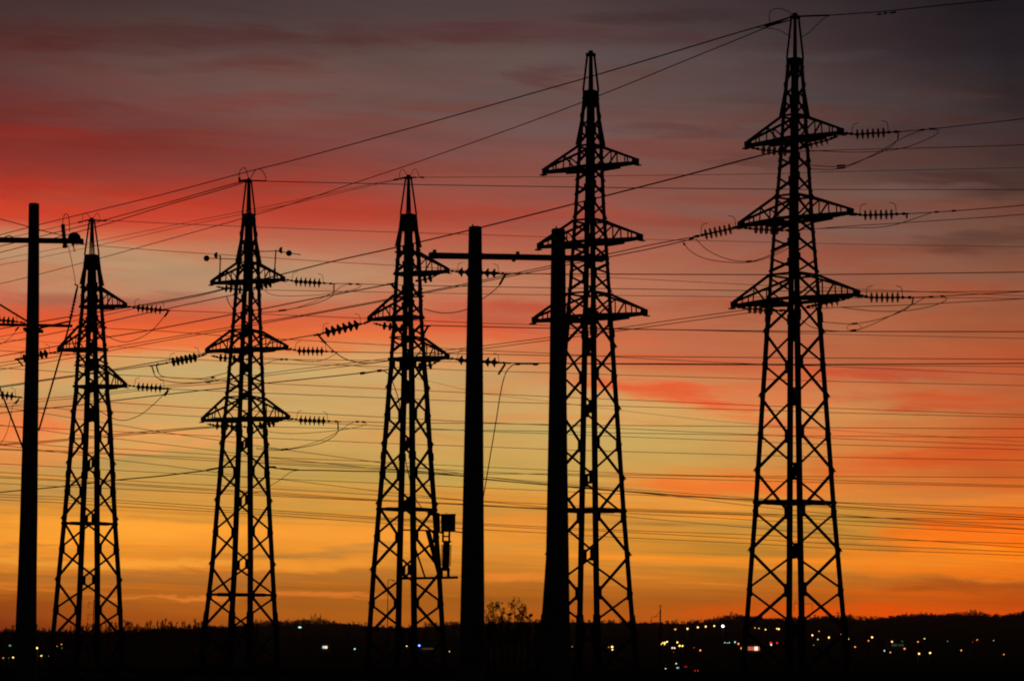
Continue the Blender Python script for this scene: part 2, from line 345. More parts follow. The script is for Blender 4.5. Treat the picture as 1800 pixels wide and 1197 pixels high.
# ------------------------------------------------------------------ lattice pylons
def pylon(label, D, theta, prof, panels, arms, ring, collar, apex, solid_top=None, spurs=(), wlow=0.115, wup=0.105, split=540, sleeve=None, hv=1.0, webs=()):
    """prof: [(py, x_left, x_right)] outline of the shaft, top to bottom"""
    th = R(theta); k = math.cos(th) + math.sin(th)
    xc0 = (prof[-1][1] + prof[-1][2]) / 2
    azc = math.atan2(xc0 - CX, FPX)
    ca, sa = math.cos(azc), math.sin(azc)
    def rot(x, y): return Vector((x * ca + y * sa, -x * sa + y * ca, 0))
    u = rot(math.cos(th), -math.sin(th)); v = rot(math.sin(th), math.cos(th))
    ps = sorted(prof)
    tl = [(a, b) for a, b, c_ in ps]; tr = [(a, c_) for a, b, c_ in ps]
    def lin(tab, y):
        if y > tab[-1][0]:
            (a, b), (c_, d) = tab[-2], tab[-1]; return d + (d - b) * (y - c_) / (c_ - a)
        return interp(tab, y)
    def xc(y): return (lin(tl, y) + lin(tr, y)) / 2
    def axis(y): return P(xc(y), y, D)
    def s(y):
        wl = wlow if y > split else wup
        return max(((lin(tr, y) - lin(tl, y)) / 2 * D / FPX) / k, 0.05)
    def corner(c_, y): return axis(y) + (u * c_[0] + v * c_[1]) * s(y)
    Rr, Nn, Ff, Ll = (1, 1), (1, -1), (-1, 1), (-1, -1)
    yb = HOR + 2.0 / D * FPX                     # py of the ground (z = 0) there
    yb += (xc(yb) - CX) * math.sin(ROLL)
    base = axis(yb); base.z = 0
    root = thing('lattice_pylon', base, label, 'pylon', 'lattice pylons in a row')
    ytop_leg = collar
    lv = sorted(set([ytop_leg, yb] + [p[0] for p in ps if ytop_leg < p[0] < yb] + [split - 0.5, split + 0.5]))
    for c_ in (Rr, Nn, Ff, Ll):
        bm = BM(); rings = []
        for y in lv:
            wl = wlow if y > split else wup
            o_ = corner(c_, y)
            tt = (0.062 if y > split else 0.022) * hv * (1.5 if webs and y <= split else 1)
            rings.append([o_ - u * c_[0] * a - v * c_[1] * b for a, b in ((0, 0), (wl, 0), (wl, tt), (tt, tt), (tt, wl), (0, wl))])
        prism(bm, rings)
        if sleeve:                                # splice plates on the leg
            for (y0, y1) in sleeve:
                wl = wlow * 1.12; e_ = 0.018
                prism(bm, [[corner(c_, y) - u * c_[0] * a - v * c_[1] * b for a, b in ((-e_, -e_), (wl, -e_), (wl, 0.05), (0.05, 0.05), (0.05, wl), (-e_, wl))] for y in (y0, min(y1, yb))])
        dg = (u * c_[0] + v * c_[1]).normalized()
        for i_, y in enumerate(spurs):            # pointed step brackets, a taller flared plate at the top one
            o_ = corner(c_, y) - dg * 0.012; t = Vector((-dg.y, dg.x, 0)) * 0.025
            e = dg * (0.085 if i_ == 0 else 0.05 if y < split else 0.085)
            up = Vector((0, 0, 0.75 if i_ == 0 else 0.07 if y < split else 0.13))
            tp_ = corner(c_, y - up.z * FPX / D) - dg * 0.006
            prism(bm, [[o_ + t, o_ + t + e - Vector((0, 0, .012)), tp_ + t], [o_ - t, o_ - t + e - Vector((0, 0, .012)), tp_ - t]])
        obj('leg', bm, STEEL, root, base)
        f = BM(); f0 = corner(c_, yb); f0.z = -0.4
        prism(f, [[f0 + Vector((0, 0, zz)) + u * a * q + v * b * q for a, b in ((1, 1), (-1, 1), (-1, -1), (1, -1))] for zz, q in ((0, 0.34), (0.55, 0.30), (0.62, 0.22))])
        obj('footing', f, CONC, root, base)
    faces = [(Nn, Rr, u, True), (Ff, Ll, -u, True), (Nn, Ll, -v, False), (Ff, Rr, v, False)]
    for inn, outr, nrm, near in faces:
        bm = BM()
        off = nrm * 0.006
        last = None
        for (y0, y1, o_) in panels:
            if y0 > yb: continue
            y1 = min(y1, yb)
            if last and y0 - last > 0.5:          # backing strip on the leg between two lattice bays
                beam(bm, corner(inn, last - 2) + nrm * 0.008, corner(inn, y0 + 2) + nrm * 0.008, 0.05, 0.012, nrm)
            last = y1
            wd = (0.094 if near else 0.058) * (1.0 if y0 > split else 0.9) * hv
            first_in = (o_ == 'N') == near
            a, b = (inn, outr) if first_in else (outr, inn)
            pa, pb = corner(a, y0) + off, corner(b, y1) + off
            beam(bm, pa, pb, wd, 0.014, nrm)
            # gusset plates where the diagonal lands on the legs
            for c_, y in ((a, y0), (b, y1)):
                q = corner(c_, y) + nrm * 0.019; inner = (axis(y) - q); inner.z = 0
                inward = inner - nrm * inner.dot(nrm); inward.normalize()
                gw = (0.125 if y > split else 0.085) * hv
                beam(bm, q + inward * gw + Vector((0, 0, -0.18 if y > split else -0.10)), q + inward * gw + Vector((0, 0, 0.18 if y > split else 0.10)), gw * 1.1, 0.010, nrm)
        # horizontals: at the arms and the work ring
        for (sg, yt, ybm, xt) in arms:
            for y, hh in ((yt, 0.05), (ybm, 0.085)):
                beam(bm, corner(inn, y) + nrm * 0.05, corner(outr, y) + nrm * 0.05, 0.05, hh)
        obj('bracing', bm, STEEL, root, base)
    for (y0, y1) in webs:                         # stiffening webs between the near and the far leg
        bm = BM(); q4 = [corner(Nn, y0), corner(Ff, y0), corner(Ff, y1), corner(Nn, y1)]; n_ = Vector((v.x - u.x, v.y - u.y, 0)).normalized() * 0.0 + (u + v).normalized() * 0.03
        prism(bm, [[p - n_ for p in q4], [p + n_ for p in q4]]); obj('web_plate', bm, STEEL, root, base)
    # work ring with its heavy middle beam
    bm = BM()
    cs = [corner(c_, ring) for c_ in (Rr, Nn, Ll, Ff)]
    for a, b in zip(cs, cs[1:] + cs[:1]): beam(bm, a, b, 0.06, 0.085)
    beam(bm, cs[0].lerp(cs[2], 0.16), cs[0].lerp(cs[2], 0.84), 0.12, 0.13)
    beam(bm, cs[1], cs[3], 0.06, 0.08)
    obj('work_ring', bm, STEEL, root, base)
    # collar and peak
    bm = BM(); so_ = s(collar) + 0.012
    h1 = collar + (6 if D > 90 else 10)
    zt, zb = axis(collar).z, axis(h1).z
    o_ = axis(collar)
    prism(bm, [[Vector((o_.x, o_.y, z)) + u * a * so_ + v * b * so_ for a, b in ((1, 1), (-1, 1), (-1, -1), (1, -1))] for z in (zb, zt)])
    obj('collar', bm, STEEL, root, base)
    if solid_top:                                 # sheet-clad head with tall slots below
        y0, y1, y2 = solid_top
        for sgn, ax in ((1, u), (-1, u), (1, v), (-1, v)):
            bm = BM(); oth = v if ax is u else u
            def pl(ya, yb_, f0, f1):
                qs = [axis(y) + ax * sgn * (s(y) + 0.012) + oth * e * s(y) for y in (ya, yb_) for e in (f0, f1)]
                n_ = ax * 0.012
                prism(bm, [[qs[0], qs[1], qs[3], qs[2]], [qs[0] + n_, qs[1] + n_, qs[3] + n_, qs[2] + n_]])
            pl(y0, y1, -1.0, 1.0)
            # flange strips along the near and far legs leave tall slots beside them
            cs_ = -1 if (ax is u) == (sgn > 0) else 1
            pl(y1, y2, cs_ * 0.62, cs_ * 1.0); pl(y1, y2, -cs_ * 0.86, -cs_ * 1.0)
            obj('head_panel', bm, STEEL, root, base)
        bm = BM(); q4 = [corner(Nn, y0) , corner(Ff, y0), corner(Ff, y2), corner(Nn, y2)]; n_ = (u + v).normalized() * 0.05
        prism(bm, [[p - n_ for p in q4], [p + n_ for p in q4]]); obj('head_web', bm, STEEL, root, base)
    bm = BM(); ap = axis(apex)
    for c_ in (Rr, Nn, Ff, Ll):
        beam(bm, corner(c_, collar), ap + (u * c_[0] + v * c_[1]) * 0.065, 0.05, 0.05)
    beam(bm, axis(collar), ap, 0.05, 0.05)
    tp = 0.10
    prism(bm, [[ap + Vector((0, 0, z)) + u * a * tp + v * b * tp for a, b in ((1, 1), (-1, 1), (-1, -1), (1, -1))] for z in (-0.08, 0.0)])
    prism(bm, [[ap + Vector((0, 0, z)) + u * a * 0.045 + v * b * 0.045 for a, b in ((1, 1), (-1, 1), (-1, -1), (1, -1))] for z in (0.001, 0.07)])
    obj('peak', bm, STEEL, root, base)
    tips = []
    for (sg, yt, ybm, xt) in arms:
        bm = BM()
        L = abs(xt - xc(ybm)) * D / FPX / math.cos(th)
        L *= (D - sg * L * math.sin(th)) / D
        tip = axis(ybm) + u * sg * L
        A0, B0 = corner((sg, 1), ybm), corner((sg, -1), ybm)
        A1, B1 = corner((sg, 1), yt), corner((sg, -1), yt)
        tl_, tu = tip, tip + Vector((0, 0, 0.10))
        dz_ = Vector((0, 0, 0.03))
        for a, b, w_, h_ in ((A0, tl_, 0.055, 0.085), (B0, tl_ + v * -0.02, 0.055, 0.085), (A1, tu, 0.05, 0.06), (B1, tu + v * -0.02, 0.05, 0.06)):
            beam(bm, a, b, w_ * hv, h_ * hv)
        for (lo0, up0) in ((A0, A1), (B0, B1)):
            for f, in_ in ((0.42, 0.08), (0.74, 0.44)):
                up_ = up0.lerp(tu, f); lo_ = lo0.lerp(tl_, f)
                beam(bm, lo_, up_, 0.032, 0.032)
                if f == 0.42: beam(bm, lo0.lerp(tl_, in_), up_, 0.036, 0.036)
        for f in (0.3, 0.6): beam(bm, A0.lerp(tl_, f), B0.lerp(tl_, f), 0.03, 0.03)
        beam(bm, A0, B0.lerp(tl_, 0.3), 0.03, 0.03)
        # deeper inner half of the lower chord
        beam(bm, A0 - dz_ * 2, A0.lerp(tl_, 0.5) - dz_ * 2, 0.06, 0.05); beam(bm, B0 - dz_ * 2, B0.lerp(tl_, 0.5) - dz_ * 2, 0.06, 0.05)
        arm = obj('crossarm', bm, STEEL, root, base)
        bm = BM()
        beam(bm, tip - u * sg * 0.10 + Vector((0, 0, 0.04)), tip + u * sg * 0.06 + Vector((0, 0, 0.04)), 0.12, 0.15)
        beam(bm, tip - u * sg * 0.02 - Vector((0, 0, 0.06)), tip + u * sg * 0.12 - Vector((0, 0, 0.07)), 0.16, 0.03)
        pl_ = obj('tip_plate', bm, STEEL, arm, base)
        tips.append(tip)
    return root, base, tips, u, v

UP5 = [(116,150,'N'),(150,176,'R'),(176,204,'N'),(212,238,'N'),(247,266,'N'),(278,298,'N'),(312,338,'N'),(350,383,'N'),(389,409,'N'),(420,443,'N'),(455,478,'N'),(489,523,'N')]
t5 = pylon('lattice pylon at far right with six arms, tallest in the picture', 75, 37.6,
  [(103,1383,1412),(204,1374,1419),(280,1369,1424),(391,1359,1431),(540,1348,1444),(584,1344,1447),(900,1324,1470),(1080,1310.5,1485.5)],
  UP5 + [(535,584,'N'),(584,640,'R'),(640,697,'N'),(697,762,'R'),(762,828,'N'),(828,898,'R'),(898,968,'N'),(968,1036,'R'),(1036,1108,'N'),(1108,1178,'R'),(1178,1255,'N')],
  [(1,205,245,1479),(-1,205,245,1313),(1,346,386,1496),(-1,346,386,1301),(1,484,528,1507),(-1,484,528,1289)],
  883, 103, 28, None, (204,284,343,478,584,697,828,968,1108), sleeve=[(548,566),(1083,1300)])
UP4 = [(172,205,'N'),(205,230,'R'),(230,256,'N'),(264,288,'N'),(300,318,'N'),(326,344,'N'),(356,383,'N'),(394,420,'N'),(436,456,'N'),(462,480,'R'),(486,512,'N'),(522,556,'N')]
t4 = pylon('six-armed lattice pylon rising behind the concrete double-pole frame', 77, 34,
  [(160,1025,1052),(255,1016,1060),(366,1009,1064.5),(508,999,1074),(600,990.5,1080.5),(900,968.5,1100.5),(1078,953.5,1114.5)],
  UP4 + [(562,609,'N'),(609,660,'R'),(660,718,'N'),(718,780,'R'),(780,841,'N'),(841,906,'R'),(906,975,'N'),(975,1042,'R'),(1042,1112,'N'),(1112,1182,'R'),(1182,1255,'N')],
  [(1,258,295,1119),(-1,258,295,957),(1,389,427,1126),(-1,389,427,948),(1,517,558,1134),(-1,517,558,939)],
  897, 160, 94, None, (255,318,384,512,609,718,841,975,1112), sleeve=[(576,592),(1080,1300)])
UP2 = [(384,412,'N'),(412,436,'R'),(436,462,'N'),(467,490,'N'),(520,546,'N'),(550,575,'N'),(585,612,'N'),(624,648,'N'),(652,672,'R'),(672,694,'N'),(702,734,'N')]
t2 = pylon('six-armed lattice pylon with cup anemometers on its top arms', 103, 30,
  [(376,426,448.5),(465,416.5,457),(540,409.5,459.5),(692,396.6,465.6),(781,387.5,471.5),(992,370,482.5),(1088,359,487.5)],
  UP2 + [(740,781,'N'),(781,830,'R'),(830,880,'N'),(880,935,'R'),(935,992,'N'),(992,1047,'R'),(1047,1104,'N'),(1104,1160,'R'),(1160,1220,'N')],
  [(1,463,495,498),(-1,463,495,373),(1,582,615,503.5),(-1,582,615,364),(1,699,737,506.5),(-1,699,737,357)],
  1045, 376, 317, None, (461,518,577,692,781,880,992,1104), split=742, sleeve=[(752,764),(1075,1260)], wlow=0.15, wup=0.125, hv=1.25, webs=((465,486),(500,512),(570,592),(612,624),(640,652),(690,700),(732,738)))
UP3 = [(436,460,'N'),(462,480,'N'),(505,530,'N'),(534,556,'N'),(566,590,'R'),(598,622,'N')]
t3 = pylon('three-armed lattice pylon with a cable box and ribbed insulator low on its side', 99, 32.6,
  [(377,704,732),(434,697.5,738),(504,692.5,742),(560,690,744),(640,684,750),(680,680,754),(781,672,760),(1002,653,776),(1098,646.5,781.5)],
  UP3 + [(638,682,'N'),(682,730,'R'),(730,781,'N'),(781,833,'R'),(833,886,'N'),(886,943,'R'),(943,1002,'N'),(1002,1060,'R'),(1060,1120,'N'),(1120,1180,'R'),(1180,1230,'N')],
  [(1,444,482,787),(-1,520,558,649),(1,594,632,787)],
  895, 377, 311, (377,406,478), (434,440,508,590,682,781,886,1002,1118), split=634, sleeve=[(795,808)], wlow=0.155, wup=0.13, hv=1.35, webs=((486,540),(553,574),(590,602),(625,650),(681,709)))
UP1 = [(502,522,'N'),(524,538,'N'),(560,578,'N'),(582,606,'N'),(618,640,'R'),(650,676,'N')]
t1 = pylon('three-armed lattice pylon just right of the single pole, smallest of the row', 109, 29,
  [(448,149,174),(501,143,180),(540,141.5,182),(609,135,187),(686,130.5,192),(725,126,196.5),(780,121.5,199.5),(912,110,205.6),(1019,99.5,212.5),(1111,91,216.5)],
  UP1 + [(684,725,'N'),(725,770,'R'),(770,815,'N'),(815,863,'R'),(863,912,'N'),(912,965,'R'),(965,1019,'N'),(1019,1072,'R'),(1072,1125,'N'),(1125,1180,'R'),(1180,1230,'N')],
  [(1,506,540,220),(-1,574,614,104),(1,643,680,220)],
  920, 448, 386, (448,474,538), (501,506,568,638,725,815,912,1019,1124), split=684, sleeve=[(828,840)], wlow=0.16, wup=0.14, hv=1.35, webs=((538,584),(606,618),(630,652),(672,690),(716,741)))
# the next pylon of the row, just outside the frame on the left, carries the strings that reach in
t0 = pylon('three-armed lattice pylon beyond the left edge of the picture', 113, 27,
  [(470,-115,-91),(525,-121,-85),(610,-128,-78),(700,-135,-72),(740,-139,-69),(912,-153,-58),(1100,-171,-47)],
  [(a + 20, b + 20, c_) for a, b, c_ in UP1] + [(704,745,'N'),(745,790,'R'),(790,835,'N'),(835,883,'R'),(883,932,'N'),(932,985,'R'),(985,1039,'N'),(1039,1092,'R'),(1092,1145,'N'),(1145,1200,'R')],
  [(1,526,560,-42),(-1,596,634,-160),(1,658,692,-42)],
  940, 470, 408, (470,496,558), (525,588,658,745,835,932,1039), split=704, wlow=0.16, wup=0.17, hv=1.35)

# cable termination bolted to the side of the third pylon
root3, base3 = t3[0], t3[1]
d3 = 98.2
def q3(x, y): return P(x, y, d3)
bm = BM(); c1, c2 = q3(775, 934), q3(800, 934); hh = q3(785, 905).z - c1.z
prism(bm, [[p + Vector((0, 0, z)) for p in (c1, c2, c2 + Vector((0, 0.45, 0)), c1 + Vector((0, 0.45, 0)))] for z in (0, hh)])
beam(bm, q3(766, 905), q3(801, 904.5), 0.5, 0.05)
tube(bm, [q3(784, 905), q3(783, 902), q3(785, 901), q3(785.5, 904)], 0.01)
beam(bm, q3(752, 901), q3(772, 905), 0.3, 0.13); beam(bm, q3(768.5, 905), q3(769.5, 936), 0.40, 0.17, Vector((1, 0, 0))); beam(bm, q3(768, 934), q3(779, 937), 0.3, 0.05)
box3 = obj('terminal_box', bm, STEEL, root3, base3)
bm = BM(); p0, p1 = P(785, 950, d3 + 0.2), P(783, 1003, d3 + 0.2); ax_ = p1 - p0; L_ = ax_.length
pr = [(0, 0.16), (0.05, 0.17), (0.07, 0.11)]
n_ = 17
for i in range(n_):
    z0 = 0.14 + i * (L_ - 0.3) / n_
    pr += [(z0, 0.115), (z0 + 0.012, 0.185), (z0 + 0.03, 0.185), (z0 + 0.036, 0.115)]
pr += [(L_ - 0.12, 0.13), (L_ - 0.06, 0.16), (L_, 0.16)]
lathe(bm, p0, ax_, pr, 16); obj('ribbed_insulator', bm, PORC, root3, base3)
bm = BM()
for x in (779, 790): beam(bm, P(x, 934, d3 + 0.2), P(x - 0.5, 951, d3 + 0.2), 0.07, 0.07, Vector((1, 0, 0)))
beam(bm, P(777, 942.5, d3 + 0.2), P(791, 942.5, d3 + 0.2), 0.06, 0.05)
for x in (776, 788): beam(bm, P(x, 1003, d3 + 0.2), P(x, 1014, d3 + 0.2), 0.1, 0.1, Vector((1, 0, 0)))
obj('insulator_mount', bm, STEEL, root3, base3)
bm = BM()
beam(bm, P(700, 1016.5, d3), P(805, 1014.5, d3), 0.08, 0.085)
beam(bm, P(707, 931, d3), P(762, 932.5, d3), 0.06, 0.05)
beam(bm, P(731, 966, d3), P(747, 1014, d3), 0.06, 0.06, Vector((1, 0, 0)))
beam(bm, P(752, 932, d3), P(774, 1014, d3), 0.10, 0.17, Vector((1, 0, 0)))
beam(bm, P(800, 934, d3), P(815, 936, d3), 0.05, 0.04)
obj('side_bracket', bm, STEEL, root3, base3)

# ------------------------------------------------------------------ cup anemometers on the second pylon
def anemometer(label, foot, top, cups, rods, d):
    o_ = P(*foot, d); root = thing('cup_anemometer', o_, label, 'anemometer', 'cup anemometers on the pylon')
    bm = BM(); tp = P(*top, d)
    tube(bm, [o_, tp], 0.025); tube(bm, [o_, o_.lerp(tp, 0.35)], 0.045)
    beam(bm, o_ - Vector((0.12, 0, 0)), o_ + Vector((0.12, 0, 0)), 0.05, 0.03)
    obj('post', bm, STEEL, root, o_)
    for (a, b) in rods:
        bm = BM(); tube(bm, [P(*a, d), P(*b, d)], 0.016); obj('spoke', bm, STEEL, root, o_)
    for (x, y, r, ang) in cups:
        bm = BM(); cc = P(x, y, d); rr = r * d / FPX
        axv = Vector((math.cos(R(ang)), math.sin(R(ang)), 0))
        pr = [(-rr * 0.12 + rr * 1.0 * (1 - math.cos(t)), rr * math.sin(t)) for t in [i * math.pi / 16 for i in range(1, 9)]]
        lathe(bm, cc - axv * rr * 0.45, axv, [(-rr * 0.12, 0.001)] + pr, 18)
        obj('cup', bm, STEEL, root, o_)
anemometer('left one of the two cup anemometers on the second pylon', (386, 496), (387.5, 449),
    [(362.5, 454, 5.4, 80), (379.5, 449, 5.9, 5), (420.5, 455.5, 5.8, 95)], [((362, 454), (420, 456)), ((379, 448.5), (388, 452))], 103.8)
anemometer('right one of the two cup anemometers on the second pylon', (482, 490), (485, 439),
    [(451, 442, 5.8, 95), (493.5, 440, 6.0, 5), (507.5, 445, 5.4, 80)], [((451, 442.3), (494, 441.5)), ((485, 441.5), (529, 448))], 101.4)

# ------------------------------------------------------------------ insulator strings
def insulator(label, a, first, last, end, n, dia, d, horns=True, material=None, ddir=0.08, bell=0.5, hook=18):
    """a = tip of the arm, first/last = discs, end = clamp; all seen from the camera at distance d"""
    mm = material or PORC
    def Q(p): return P(p[0], p[1], d + (p[0] - a[0]) * d / FPX * ddir)
    root = thing('insulator_string', Q(a), label, 'insulator', 'strain insulator strings on the pylon arms')
    o_ = Q(a); s_ = d / FPX
    F, Lp, E = Q(first), Q(last), Q(end)
    dirn = (Lp - F).normalized()
    bm = BM(); tube(bm, [o_, F - dirn * 0.06], 0.022)
    tube(bm, [F - dirn * 0.06, Lp + dirn * 0.06], 0.020); tube(bm, [Lp + dirn * 0.06, E], 0.020)
    for p in (o_.lerp(F, 0.3), o_.lerp(F, 0.6), Lp.lerp(E, 0.3), Lp.lerp(E, 0.7)): lathe(bm, p - dirn * 0.05, dirn, [(0, 0.02), (0.02, 0.04), (0.08, 0.04), (0.1, 0.02)], 8)
    obj('link_rod', bm, STEEL, root, o_)
    rr = dia / 2 * s_ * (1.0 if mm is GLASS else 1.12)
    for i in range(n):
        bm = BM(); p = F.lerp(Lp, i / (n - 1)) if n > 1 else F
        L_ = (Lp - F).length / max(n - 1, 1)
        if mm is GLASS: lathe(bm, p, dirn, [(-0.05, 0.028), (-0.022, 0.04), (-0.016, rr * 0.6), (-0.006, rr * 0.96), (0.0, rr), (0.006, rr * 0.97), (0.010, 0.05), (0.05, 0.03)], 16)
        else: lathe(bm, p, dirn, [(-L_ * bell, 0.035), (-L_ * bell * 0.75, 0.06), (-L_ * bell * 0.45, rr * 0.55), (-L_ * .12, rr * 0.93), (0.0, rr), (L_ * .07, rr * 0.93), (L_ * .10, rr * .4), (L_ * 0.4, 0.04)], 16)
        obj('disc', bm, mm, root, o_)
    if horns:
        sg = 1 if last[0] > first[0] else -1
        for (c_, s0, gap) in ((first, 1, -9.0), (last, -1, 8.0)):
            x = c_[0] + gap * sg * (dia / 18.0); y = first[1] + (x - first[0]) * (last[1] - first[1]) / (last[0] - first[0])
            h = hook * dia / 18.0; k = sg * s0 * dia / 18.0
            pts = [(x, y), (x + k * 0.5, y - h * 0.45), (x + k * 1.6, y - h * 0.86), (x + k * 5, y - h), (x + k * 11, y - h * 1.08)]
            bm = BM(); tube(bm, spline([Q(p) for p in pts], 4), 0.009, 5)
            obj('arcing_horn', bm, STEEL, root, o_)
    return root
# last pylon (glass discs)
insulator('glass insulator string right of the tallest pylon\'s top arm', (1480,234), (1507,236.5), (1553,233.5), (1584,231.5), 6, 19, 74, material=GLASS, bell=0.22)
insulator('glass insulator string right of the tallest pylon\'s middle arm', (1497,376), (1521,378.5), (1567,377), (1598,375.5), 6, 19, 73.9, material=GLASS, bell=0.22)
insulator('glass insulator string right of the tallest pylon\'s lowest arm', (1508,519), (1532,523), (1578,523), (1608,523), 6, 19, 73.8, material=GLASS, bell=0.22)
insulator('glass insulator string sloping left from the tallest pylon\'s middle arm', (1299,398), (1283,403), (1241,412), (1220,417), 6, 20, 76, material=GLASS, bell=0.22, ddir=-0.35)
insulator('glass insulator string tucked under the tallest pylon\'s top left arm', (1316,259), (1342,264), (1380,267), (1400,268), 5, 17, 76.4, False, GLASS, 0.35, 0.22)
insulator('glass insulator string tucked under the tallest pylon\'s top right arm', (1474,239), (1453,247), (1416,257), (1404,262), 5, 17, 74.6, False, GLASS, -0.3, 0.22)
insulator('glass insulator string tucked under the tallest pylon\'s middle left arm', (1303,400), (1329,403), (1366,405), (1392,405), 5, 17, 76.4, False, GLASS, 0.35, 0.22)
insulator('glass insulator string tucked under the tallest pylon\'s lowest left arm', (1291,539), (1318,543), (1356,546), (1380,546), 5, 17, 76.6, False, GLASS, 0.35, 0.22)
insulator('glass insulator string tucked under the tallest pylon\'s lowest right arm', (1500,521), (1471,529.5), (1434,536.5), (1416,540), 5, 17, 74.4, False, GLASS, -0.3, 0.22)
# second pylon
insulator('dark insulator string right of the anemometer pylon\'s top arm', (499,491), (521.5,495), (561.5,497.5), (590,499), 6, 15.5, 101.8)
insulator('dark insulator string right of the anemometer pylon\'s middle arm', (504,612), (527,617), (566,617.5), (592,618.5), 6, 15.5, 101.6)
insulator('dark insulator string right of the anemometer pylon\'s lowest arm', (507,735), (529.5,738.5), (569,740), (600,741), 6, 15.5, 101.5)
insulator('dark insulator string sloping left from the anemometer pylon\'s middle arm', (363,623), (342,628.5), (304.5,636), (266,642.5), 6, 15.5, 104.5, ddir=-0.2, bell=0.6)
insulator('dark insulator string tucked under the anemometer pylon\'s top left arm', (380,504), (398,507), (430,510), (446,511), 5, 13, 104.6, False, None, 0.35, 0.35)
insulator('dark insulator string tucked under the anemometer pylon\'s top right arm', (494,493), (474,499), (452,505), (446,507), 4, 13, 102.2, False, None, -0.3, 0.35)
insulator('dark insulator string tucked under the anemometer pylon\'s middle left arm', (371,625), (388,629), (420,631), (440,632), 5, 13, 104.6, False, None, 0.35, 0.35)
insulator('dark insulator string tucked under the anemometer pylon\'s lowest left arm', (364,745), (382,748), (416,750), (436,750), 5, 13, 104.6, False, None, 0.35, 0.35)
insulator('dark insulator string tucked under the anemometer pylon\'s lowest right arm', (500,737), (480,743), (458,748), (448,750), 4, 13, 102.0, False, None, -0.3, 0.35)
# third pylon
insulator('dark insulator string passing behind the concrete pole at crossarm height', (788,476), (812,478.5), (869.5,480.5), (890,481.5), 6, 15.5, 97.8, bell=0.62)
insulator('dark insulator string passing behind the concrete pole below the crossarm', (788,629), (812,633), (870,637), (892,638), 6, 15.5, 97.6, bell=0.62)
insulator('large dark insulator string sloping left from the cable-box pylon\'s left arm', (648,567), (625,571.5), (575,584), (551,589.5), 6, 17, 100.2, ddir=-0.2, bell=0.7)
insulator('dark insulator string tucked under the cable-box pylon\'s top right arm', (778,478), (756,489), (738,493), (730,494), 3, 14, 98.6, False, None, -0.3, 0.35)
insulator('dark insulator string tucked under the cable-box pylon\'s lowest right arm', (776,632), (756,642), (738,645), (730,646), 3, 14, 98.6, False, None, -0.3, 0.35)
insulator('dark insulator string tucked under the cable-box pylon\'s left arm', (656,568), (676,573), (706,577), (718,577), 4, 13, 100.4, False, None, 0.35, 0.35)
# first pylon
insulator('dark insulator string right of the smallest pylon\'s top arm', (221,538), (244,541.5), (282,545), (300,546), 6, 14.5, 108)
insulator('dark insulator string right of the smallest pylon\'s lowest arm', (221,677), (244,680), (282,682.5), (300,684), 6, 14.5, 107.8)
insulator('dark insulator string left of the smallest pylon, behind the single pole', (103,618), (80,622), (43,630), (26,633), 6, 14.5, 110, ddir=-0.2, bell=0.6)
insulator('dark insulator string entering at the left edge above the lower bracket', (-42,560), (-17,561.5), (23,565), (44,567), 6, 14.5, 112)
insulator('dark insulator string entering low at the left edge', (-42,692), (-19,692), (21,696.5), (40,699), 6, 14.5, 111.8)

# ------------------------------------------------------------------ wires
def wire(label, pts, d0, d1, px, cat='power line', group=None, name='power_cable', sub=5):
    n = len(pts)
    xs = [p[0] for p in pts]; x0, x1 = xs[0], xs[-1]
    span = x1 - x0
    W = []
    for i, (x, y) in enumerate(pts):
        t = (x - x0) / span if abs(span) > 60 else i / (n - 1)
        t = min(max(t, -0.3), 1.3)
        W.append(P(x, y, 1.0 / ((1 - t) / d0 + t / d1)))
    r = (px * 0.95 if px > 1.3 else px * 0.82) / 2 * (d0 + d1) / 2 / FPX
    bm = BM(); tube(bm, spline(W, sub), r, 5)
    o_ = W[0]
    return tag(obj(name, bm, WIRE, None, o_), label, cat, group)
B_, C_, D_ = 1.7, 1.25, 1.0
LG = 'overhead conductors strung between the pylons'
E = -260   # lines are drawn on past the frame edge
def wl(label, pts, d0, d1, px, group=LG): return wire(label, pts, d0, d1, px, 'power line', group)
# rising to the right
wl('uppermost cable rising left to right to the tallest pylon\'s peak', [(-200,462),(0,413),(70,395),(180,368),(294,340),(440,301),(520,281),(720,226),(920,169),(1060,129),(1280,63),(1340,45.5),(1390,31)], 135, 75, 1.8)
wl('second cable from the tallest pylon\'s peak, just below the uppermost one', [(-200,545),(0,499),(70,482),(180,453),(238,437),(424,385),(540,350),(620,323),(740,283),(920,219),(1060,166),(1200,109),(1345,50),(1390,31)], 135, 75, 1.4)
wl('thick cable rising to the tallest pylon\'s top left arm', [(-200,612),(0,578),(68,566),(139,554),(240,538),(340,520),(387,509.5),(493,483),(584,460),(697,435),(848,399.5),(1063,345),(1200,310),(1362,268),(1400,268)], 140, 76, 2.2)
wl('cable close under the thick one, left of the anemometer pylon', [(-200,628),(0,592),(70,578),(135,563),(180,555),(247,540),(340,522.5),(400,508)], 140, 104, 1.3)
wl('upper of two cables running left from the anemometer pylon\'s peak', [(-200,480),(0,433),(70,416),(155,395),(184,387),(300,355),(352,340),(405,325),(437,317)], 135, 103, 1.6)
wl('lower of two cables running left from the anemometer pylon\'s peak', [(-200,492),(0,444),(48,431.5),(155,403),(200,390),(300,359),(365,340.5),(415,325.5),(437,318)], 135, 103, 1.6)
wl('upper faint wire running left from the cable-box pylon\'s peak', [(-200,494),(0,456),(70,443),(180,422),(320,393),(480,361),(560,344),(657,323),(717,312)], 130, 99, 1.0)
wl('lower faint wire running left from the cable-box pylon\'s peak', [(-200,505),(0,466),(70,453),(180,430),(320,398.5),(480,366),(560,348),(657,325.5),(717,313)], 130, 99, 1.0)
